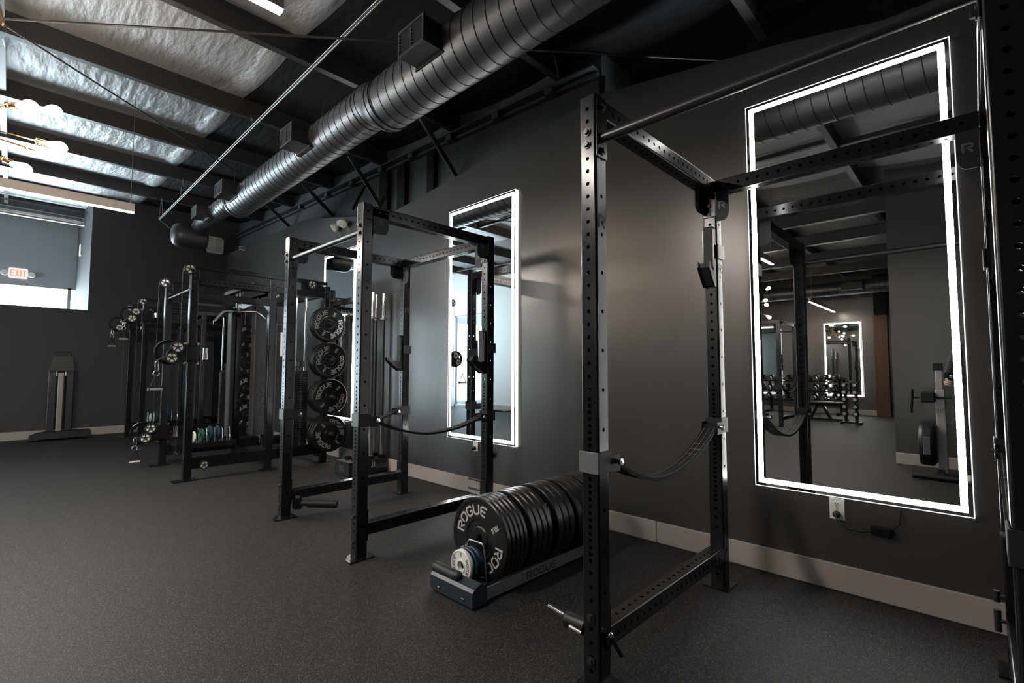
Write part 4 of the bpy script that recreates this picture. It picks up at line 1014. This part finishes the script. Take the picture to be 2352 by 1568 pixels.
b = MB(); b.cyl((2.305, 6.10, 1.645), (2.305, 6.10, 1.66), .033, 18); b.build('cap', M['matte'], t)
b = MB(); b.tube([(2.305, 6.10, 1.655), (2.305, 6.10, 1.71), (2.30, 6.10, 1.735), (2.275, 6.10, 1.745), (2.232, 6.12, 1.742)], .006, 8); b.build('hook', M['steel'], t)
# plates on the storage pegs
GP = 'bumper plates on the storage pegs'
zz = (1.78, 1.315, .85, .385); wts = ('10LB', '25LB', '35LB', '45LB'); rows = ('top', 'second', 'third', 'lowest')
for (xk, y0, mach, ro) in ((xk1, 6.145, 'nearer', (1.05, 1.0, .8, -.87)), (xk2, 9.66, 'farther', (1.1, 1.6, .9, .9))):
    for i, z in enumerate(zz):
        n, th = ((3, .032), (3, .052), (3, .06), (3, .066))[i]
        y = y0-.008
        for k in range(n):
            y -= th+.001
            lb = '%s black bumper plate on the %s storage peg of the %s cable machine' % (('inner', 'middle', 'outermost')[k], rows[i], mach)
            r = ro[i] + (0 if k == n-1 else random.uniform(-2, 2))
            plate(lb, GP, (xk+PW/2-.02, y, z), wts[i], th, -r, 'y')
# small coloured plates in the trays
for (x0, y1, mach) in ((1.335, 7.36, 'nearer'), (1.465, 10.88, 'farther')):
    for k, (col, R, dx) in enumerate((('white', .07, .345), ('green', .085, .432), ('blue', .10, .520), ('blue', .10, .608))):
        lb = {0: 'small white change plate in the tray of the %s cable machine', 1: 'small green change plate in the tray of the %s cable machine', 2: 'left blue change plate in the tray of the %s cable machine', 3: 'right blue change plate in the tray of the %s cable machine'}[k] % mach
        small_plate(lb, (x0+dx-.012, y1-.10, .262+R), R, .024 if k else .02, col)

# ================================================================== UPRIGHT STORED ROWER AT THE FAR WALL
t = thing('folded_rower', (.64, 11.45, 0), 'black rowing machine stored upright against the far wall, silver rail in the middle', 'rowing machine')
b = MB(); P = [(-.37, .03), (-.36, .075), (-.28, .115), (-.15, .135), (.40, .135), (.40, .03)]
b.prism(P, (.645, 11.22, 0), (1, 0, 0), (0, 0, 1), (0, .34, 0)); b.build('base', M['vinyl'], t)
for x in (.36, .94):
    b = MB(); b.cyl((x, 11.26, .028), (x+.03, 11.26, .028), .028, 14); b.build('castor', M['darksteel'], t)
b = MB(); b.box(.595, .675, 11.36, 11.41, .135, 1.14, 0, .012); b.build('silver_rail', M['railalu'], t)
for x0, x1 in ((.475, .575), (.70, .80)):
    b = MB(); b.box(x0, x1, 11.38, 11.55, .135, 1.17, 0, .008); b.box(x0-.002, x1+.002, 11.376, 11.38, .38, .386); o = b.build('side_rail', M['vinyl'], t)
b = MB(); b.prism([(-.165, 1.16), (.165, 1.16), (.12, 1.415), (-.12, 1.415)], (.638, 11.34, 0), (1, 0, 0), (0, 0, 1), (0, .19, 0)); b.build('head', M['vinyl'], t)
b = MB(); b.tube([(.525, 11.42, 1.41), (.525, 11.42, 1.475), (.54, 11.42, 1.49), (.735, 11.42, 1.49), (.75, 11.42, 1.475), (.75, 11.42, 1.41)], .009, 8); b.build('carry_handle', M['matte'], t)
for x in (.575, .688):
    b = MB(); b.box(x-.008, x+.008, 11.372, 11.38, 1.08, 1.165); b.build('rail_clip', M['steel'], t)

# ================================================================== THE OPPOSITE SIDE (seen in the mirrors)
t = thing('dumbbell_rack', (-9.2, 4.5, 0), 'three-tier black dumbbell rack along the opposite wall, seen in the mirror', 'dumbbell rack')
for y in (2.75, 4.5, 6.2):
    b = MB(); b.bar((-9.52, y, .02), (-9.40, y, .98), .07, .07, (0, 1, 0)); b.box(-9.60, -8.95, y-.035, y+.035, .0, .07, 0, .004); b.build('upright_frame', M['black'], t)
tiers = [(.40, -9.13), (.66, -9.26), (.93, -9.37)]
for z, x in tiers:
    b = MB(); b.bar((x-.13, 2.68, z+.03), (x-.13, 6.27, z+.03), .05, .02, (.4, 0, 1)); b.bar((x+.10, 2.68, z-.03), (x+.10, 6.27, z-.03), .05, .02, (.4, 0, 1)); b.build('tray_rail', M['black'], t)
db = MB()
for s in (-1, 1):
    db.lathe((s*.075, 0, 0), (s, 0, 0), [(.001, 0), (.058, 0), (.066, .008), (.066, .085), (.056, .095), (.001, .095)], 18, 0)
    db.lathe((s*.171, 0, 0), (s, 0, 0), [(.046, 0), (.036, .001), (.001, .001)], 16, 1)
db.cyl((-.08, 0, 0), (.08, 0, 0), .0165, 12, mi=1)
dbo = None; ordn = ['first', 'second', 'third', 'fourth', 'fifth', 'sixth', 'seventh', 'eighth', 'ninth', 'tenth', 'eleventh', 'twelfth', 'thirteenth', 'fourteenth', 'fifteenth']
for ti, (z, x) in enumerate(tiers):
    for k in range(15):
        if dbo is None: dbo = db.build('dumbbell', [M['rubber'], M['steel']]); o = dbo
        else: o = dbo.copy(); COL.objects.link(o)
        sc = (.95, 1.0, 1.06)[2-ti]; o.scale = (sc,)*3
        o.location = (x-.015, 2.86+.232*k, z+.075*sc); o.rotation_euler = (0, math.radians(14), 0)
        tag(o, '%s dumbbell from the column end, %s tier of the dumbbell rack' % (ordn[k], ('lowest', 'middle', 'top')[ti]), 'dumbbell', 'dumbbells on the wall rack')
# small dumbbell tree
t = thing('dumbbell_tree', (-6.9, 2.12, 0), 'two-post black stand loaded with small dumbbells, seen in the mirror', 'dumbbell stand')
b = MB(); b.box(-7.05, -6.75, 1.93, 1.97, 0, .05, 0, .004); b.box(-7.05, -6.75, 2.27, 2.31, 0, .05, 0, .004); b.box(-6.93, -6.87, 1.95, 2.29, .012, .045); b.build('base', M['black'], t)
for y in (2.02, 2.22):
    b = MB(); b.box(-6.93, -6.87, y-.03, y+.03, .045, .86, 0, .004); b.build('post', M['black'], t)
for i in range(5):
    for j, y in enumerate((2.02, 2.22)):
        b = MB(); b.box(-6.98, -6.82, y-.035, y+.035, .17+.16*i, .18+.16*i); b.build('cradle', M['black'], t)
        o = dbo.copy(); COL.objects.link(o); o.scale = (.62, .74, .74); o.location = (-6.82, y, .18+.16*i+.052); o.rotation_euler = (0, 0, 0)
        tag(o, '%s small dumbbell up on the %s post of the dumbbell stand' % (ordn[i], ('column side', 'rack side')[j]), 'dumbbell', 'small dumbbells on the stand')
t = thing('workout_bench', (-7.3, 2.75, 0), 'low flat black workout bench before the dumbbells, seen in the mirror', 'bench')
b = MB(); b.box(-7.45, -7.15, 2.35, 3.15, .40, .46, 0, .02); b.build('seat_pad', M['vinyl'], t)
b = MB(); b.bar((-7.3, 2.45, .38), (-7.3, 3.1, .38), .06, .05); b.bar((-7.3, 2.6, .05), (-7.3, 2.75, .38), .06, .06, (1, 0, 0)); b.bar((-7.3, 3.0, .05), (-7.3, 2.85, .38), .06, .06, (1, 0, 0)); b.bar((-7.3, 2.3, .035), (-7.3, 3.2, .035), .07, .05); b.build('frame', M['black'], t)
for y in (2.3, 3.2):
    b = MB(); b.box(-7.52, -7.08, y-.035, y+.035, 0, .055, 0, .005); b.build('foot', M['black'], t)

t = thing('upright_rower', (-1.15, .40, 0), 'rower stored upright by the dark wall with its flywheel low, in the near mirror', 'rowing machine')
b = MB(); b.cyl((-.74, .59, .035), (-.74, .12, .035), .028, 14); b.bar((-.74, .36, .035), (-1.20, .36, .05), .06, .04); b.build('front_foot', M['matte'], t)
b = MB(); b.box(-1.22, -1.13, .30, .385, .03, .98, 0, .006); b.build('rail', M['lightgrey'], t)
b = MB(); b.box(-1.20, -1.14, .315, .375, .98, 1.24, 0, .004); b.build('monitor_arm', M['lightgrey'], t)
b = MB(); b.box(-1.20, -1.13, .31, .40, 1.20, 1.28, 0, .006); b.build('arm_cap', M['matte'], t)
b = MB(); b.lathe((-1.08, .40, .36), (0, 1, 0), [(.001, -.02), (.20, -.02), (.245, .01), (.25, .03), (.25, .10), (.24, .13), (.18, .135), (.001, .135)], 36); o = b.build('flywheel_housing', M['vinyl'], t)
b = MB(); b.lathe((-1.08, .536, .36), (0, 1, 0), [(.10, 0), (.14, .003), (.14, .006), (.10, .004)], 30); b.build('vent_ring', M['steel'], o)
b = MB(); b.box(-.845, -.825, .43, .49, .26, .46, 0, .003); b.build('fan_grille', M['greyplate'], o)
b = MB(); b.box(-1.15, -1.03, .38, .52, .83, .95, 0, .015); b.build('monitor', M['matte'], t)
b = MB(); b.cyl((-1.09, .58, .88), (-1.09, .24, .885), .011, 10); b.cyl((-1.09, .585, .98), (-1.09, .605, .70), .017, 12); b.build('pull_handle', M['matte'], t)
b = MB(); b.box(-1.135, -1.125, .31, .375, .76, .86); b.build('label_plate', M['white'], t)

# photographer standing behind the viewpoint, glimpsed at the edge of the near mirror
def skinned(name, verts, edges, radii, m, parent, root=0):
    me = bpy.data.meshes.new(name); me.from_pydata(verts, edges, []); me.materials.append(m)
    o = bpy.data.objects.new(name, me); COL.objects.link(o)
    if parent: o.parent = parent
    sk = o.modifiers.new('skin', 'SKIN'); sk.use_smooth_shade = True
    if not me.skin_vertices: pass
    for i, r in enumerate(radii):
        v = me.skin_vertices[0].data[i]; v.radius = (r, r) if not isinstance(r, tuple) else r; v.use_root = (i == root)
    sub = o.modifiers.new('sub', 'SUBSURF'); sub.levels = 1; sub.render_levels = 2
    return o
px, py = -.86, .0
def person():
    v = [(0, 0, .95), (0, 0, 1.12), (0, 0, 1.32), (.01, 0, 1.46), (.02, 0, 1.53), (.03, 0, 1.60), (.035, 0, 1.68), (.03, 0, 1.75),
         (0, .10, .90), (.02, .11, .50), (0, .12, .09), (0, -.10, .90), (.02, -.11, .50), (0, -.12, .09),
         (0, .17, 1.42), (.06, .25, 1.15), (.30, .255, 1.07), (0, -.17, 1.42), (.06, -.20, 1.15), (.29, .09, 1.08)]
    e = [(0, 1), (1, 2), (2, 3), (3, 4), (4, 5), (5, 6), (6, 7), (0, 8), (8, 9), (9, 10), (0, 11), (11, 12), (12, 13), (3, 14), (14, 15), (15, 16), (3, 17), (17, 18), (18, 19)]
    r = [(.13, .16), (.12, .15), (.13, .17), (.07, .08), (.052, .052), (.072, .062), (.085, .075), (.055, .05), .085, .06, .045, .085, .06, .045, .065, .046, .032, .065, .046, .032]
    v = [(a+px, b_+py, c) for a, b_, c in v]
    o = skinned('person', v, e, r, M['cloth'], None)
    recenter(o, (px, py, 0)); tag(o, 'person in dark clothes holding a camera, glimpsed at the near mirror edge', 'person')
    # head skin, hair, hands, shoes
    b = MB(); b.sphere((px+.045, py, 1.655), .092, 20, 14, 0, (.98, .80, 1.22)); b.lathe((px+.135, py, 1.635), (.6, 0, -.6), [(.001, .02), (.014, .008), (.017, -.02)], 10)
    for s in (-1, 1): b.sphere((px+.03, py+s*.075, 1.645), .022, 10, 6, 0, (.6, .5, 1.3))
    b.box(px+.118, px+.127, py-.022, py+.022, 1.588, 1.594, 1)
    for s in (-1, 1): b.sphere((px+.121, py+s*.032, 1.665), .011, 8, 6, 1)
    ORG[o.name] = V(px, py, 0)
    b.build('face', [M['skin'], M['cloth']], o)
    b = MB(); b.sphere((px+.03, py, 1.69), .10, 18, 10, 0, (1, .84, 1.05)); b.build('hair', M['vinyl'], o)
    for s, (hx, hy, hz) in ((1, (.345, .262, 1.075)), (-1, (.345, .13, 1.09))):
        b = MB(); p = V(px+hx, py+hy, hz); b.sphere(p, .04, 14, 8, 0, (1.05, .45, 1.0))
        for k in range(4): q = p+V(.03, 0, .028-.019*k); L = (.075, .085, .08, .06)[k]; b.tube([q, q+V(L*.5, -s*.008, .004), q+V(L*.8, -s*.03, 0), q+V(L*.85, -s*.05, -.004)], .0095, 8, rs=[.0105, .0098, .009, .007])
        b.tube([p+V(-.01, -s*.01, .03), p+V(.02, -s*.025, .052), p+V(.05, -s*.03, .055)], .01, 8, rs=[.013, .011, .008]); b.build('hand', M['skin'], o)
    for s in (-1, 1):
        b = MB(); b.sphere((px+.06, py+s*.12, .045), .05, 16, 8, 0, (2.5, .95, .9)); b.build('shoe', M['shoe'], o)
    c = thing('camera', (px+.36, py+.21, 1.13), 'black camera held up by the person, its lens reflected beside the mirror light', 'camera')
    b = MB(); b.box(px+.34, px+.39, py+.145, py+.285, 1.09, 1.18, 0, .008); b.build('body', M['matte'], c)
    b = MB(); q = V(px+.39, py+.214, 1.135); b.lathe(q, (1, 0, 0), [(.036, 0), (.036, .06), (.040, .062), (.040, .085), (.033, .085), (.030, .07)], 22); b.build('lens_barrel', M['matte'], c)
    b = MB(); b.lathe(q+V(.06, 0, 0), (1, 0, 0), [(.033, .0), (.02, .008), (.001, .011)], 20); b.build('lens_glass', M['chrome'], c)
person()

# ================================================================== LIGHT, CAMERA
W = bpy.data.worlds.new('World'); S.world = W; W.use_nodes = True
nt = W.node_tree; bg = nt.nodes['Background']          # pale sky above, sunlit forecourt below the horizon
tc = nt.nodes.new('ShaderNodeTexCoord'); sx = nt.nodes.new('ShaderNodeSeparateXYZ'); rp = nt.nodes.new('ShaderNodeValToRGB'); mr = nt.nodes.new('ShaderNodeMapRange')
mr.inputs['From Min'].default_value = -.12; mr.inputs['From Max'].default_value = .12
rp.color_ramp.elements[0].color = (.84, .935, 1, 1); rp.color_ramp.elements[1].color = (.17, .215, .24, 1)
nt.links.new(tc.outputs['Generated'], sx.inputs[0]); nt.links.new(sx.outputs['Z'], mr.inputs[0]); nt.links.new(mr.outputs[0], rp.inputs[0]); nt.links.new(rp.outputs[0], bg.inputs[0])
bg.inputs[1].default_value = 28.0
pd = bpy.data.lights.new('window_portal', 'AREA'); pd.shape = 'RECTANGLE'; pd.size = 4.95; pd.size_y = 2.95; pd.cycles.is_portal = True
pe = bpy.data.lights.new('side_window_portal', 'AREA'); pe.shape = 'RECTANGLE'; pe.size = 2.95; pe.size_y = 1.4; pe.cycles.is_portal = True
qo = bpy.data.objects.new('side_window_portal', pe); COL.objects.link(qo); qo.location = (-4.09, 11.91, 1.5); qo.rotation_euler = (0, -PI/2, 0)
po = bpy.data.objects.new('window_portal', pd); COL.objects.link(po); po.location = (-1.52, 14.60, 1.5); po.rotation_euler = (-PI/2, 0, 0)

cd = bpy.data.cameras.new('camera_view'); co = bpy.data.objects.new('camera_view', cd); COL.objects.link(co)
cd.sensor_width = 36; cd.sensor_fit = 'HORIZONTAL'; cd.lens = 1112.8/2352*36; cd.clip_start = .02; cd.clip_end = 200
yaw, pitch, roll = math.radians(43.9636), math.radians(3.3973), math.radians(.1081)
f = V(math.cos(pitch)*math.cos(yaw), math.cos(pitch)*math.sin(yaw), math.sin(pitch)); r = f.cross(V(0, 0, 1)).normalized(); u = r.cross(f)
r2 = r*math.cos(roll)+u*math.sin(roll); u2 = -r*math.sin(roll)+u*math.cos(roll)
co.matrix_world = Matrix(((r2.x, u2.x, -f.x, 0), (r2.y, u2.y, -f.y, 0), (r2.z, u2.z, -f.z, 1.19), (0, 0, 0, 1)))
S.camera = co
S.view_settings.view_transform = 'Standard'; S.view_settings.look = 'None'; S.view_settings.gamma = 1; S.view_settings.use_curve_mapping = False
S.view_settings.exposure = .25
try:
    S.cycles.max_bounces = 8; S.cycles.diffuse_bounces = 4; S.cycles.glossy_bounces = 5; S.cycles.sample_clamp_indirect = 6; S.cycles.caustics_reflective = False; S.cycles.caustics_refractive = False
except Exception: pass
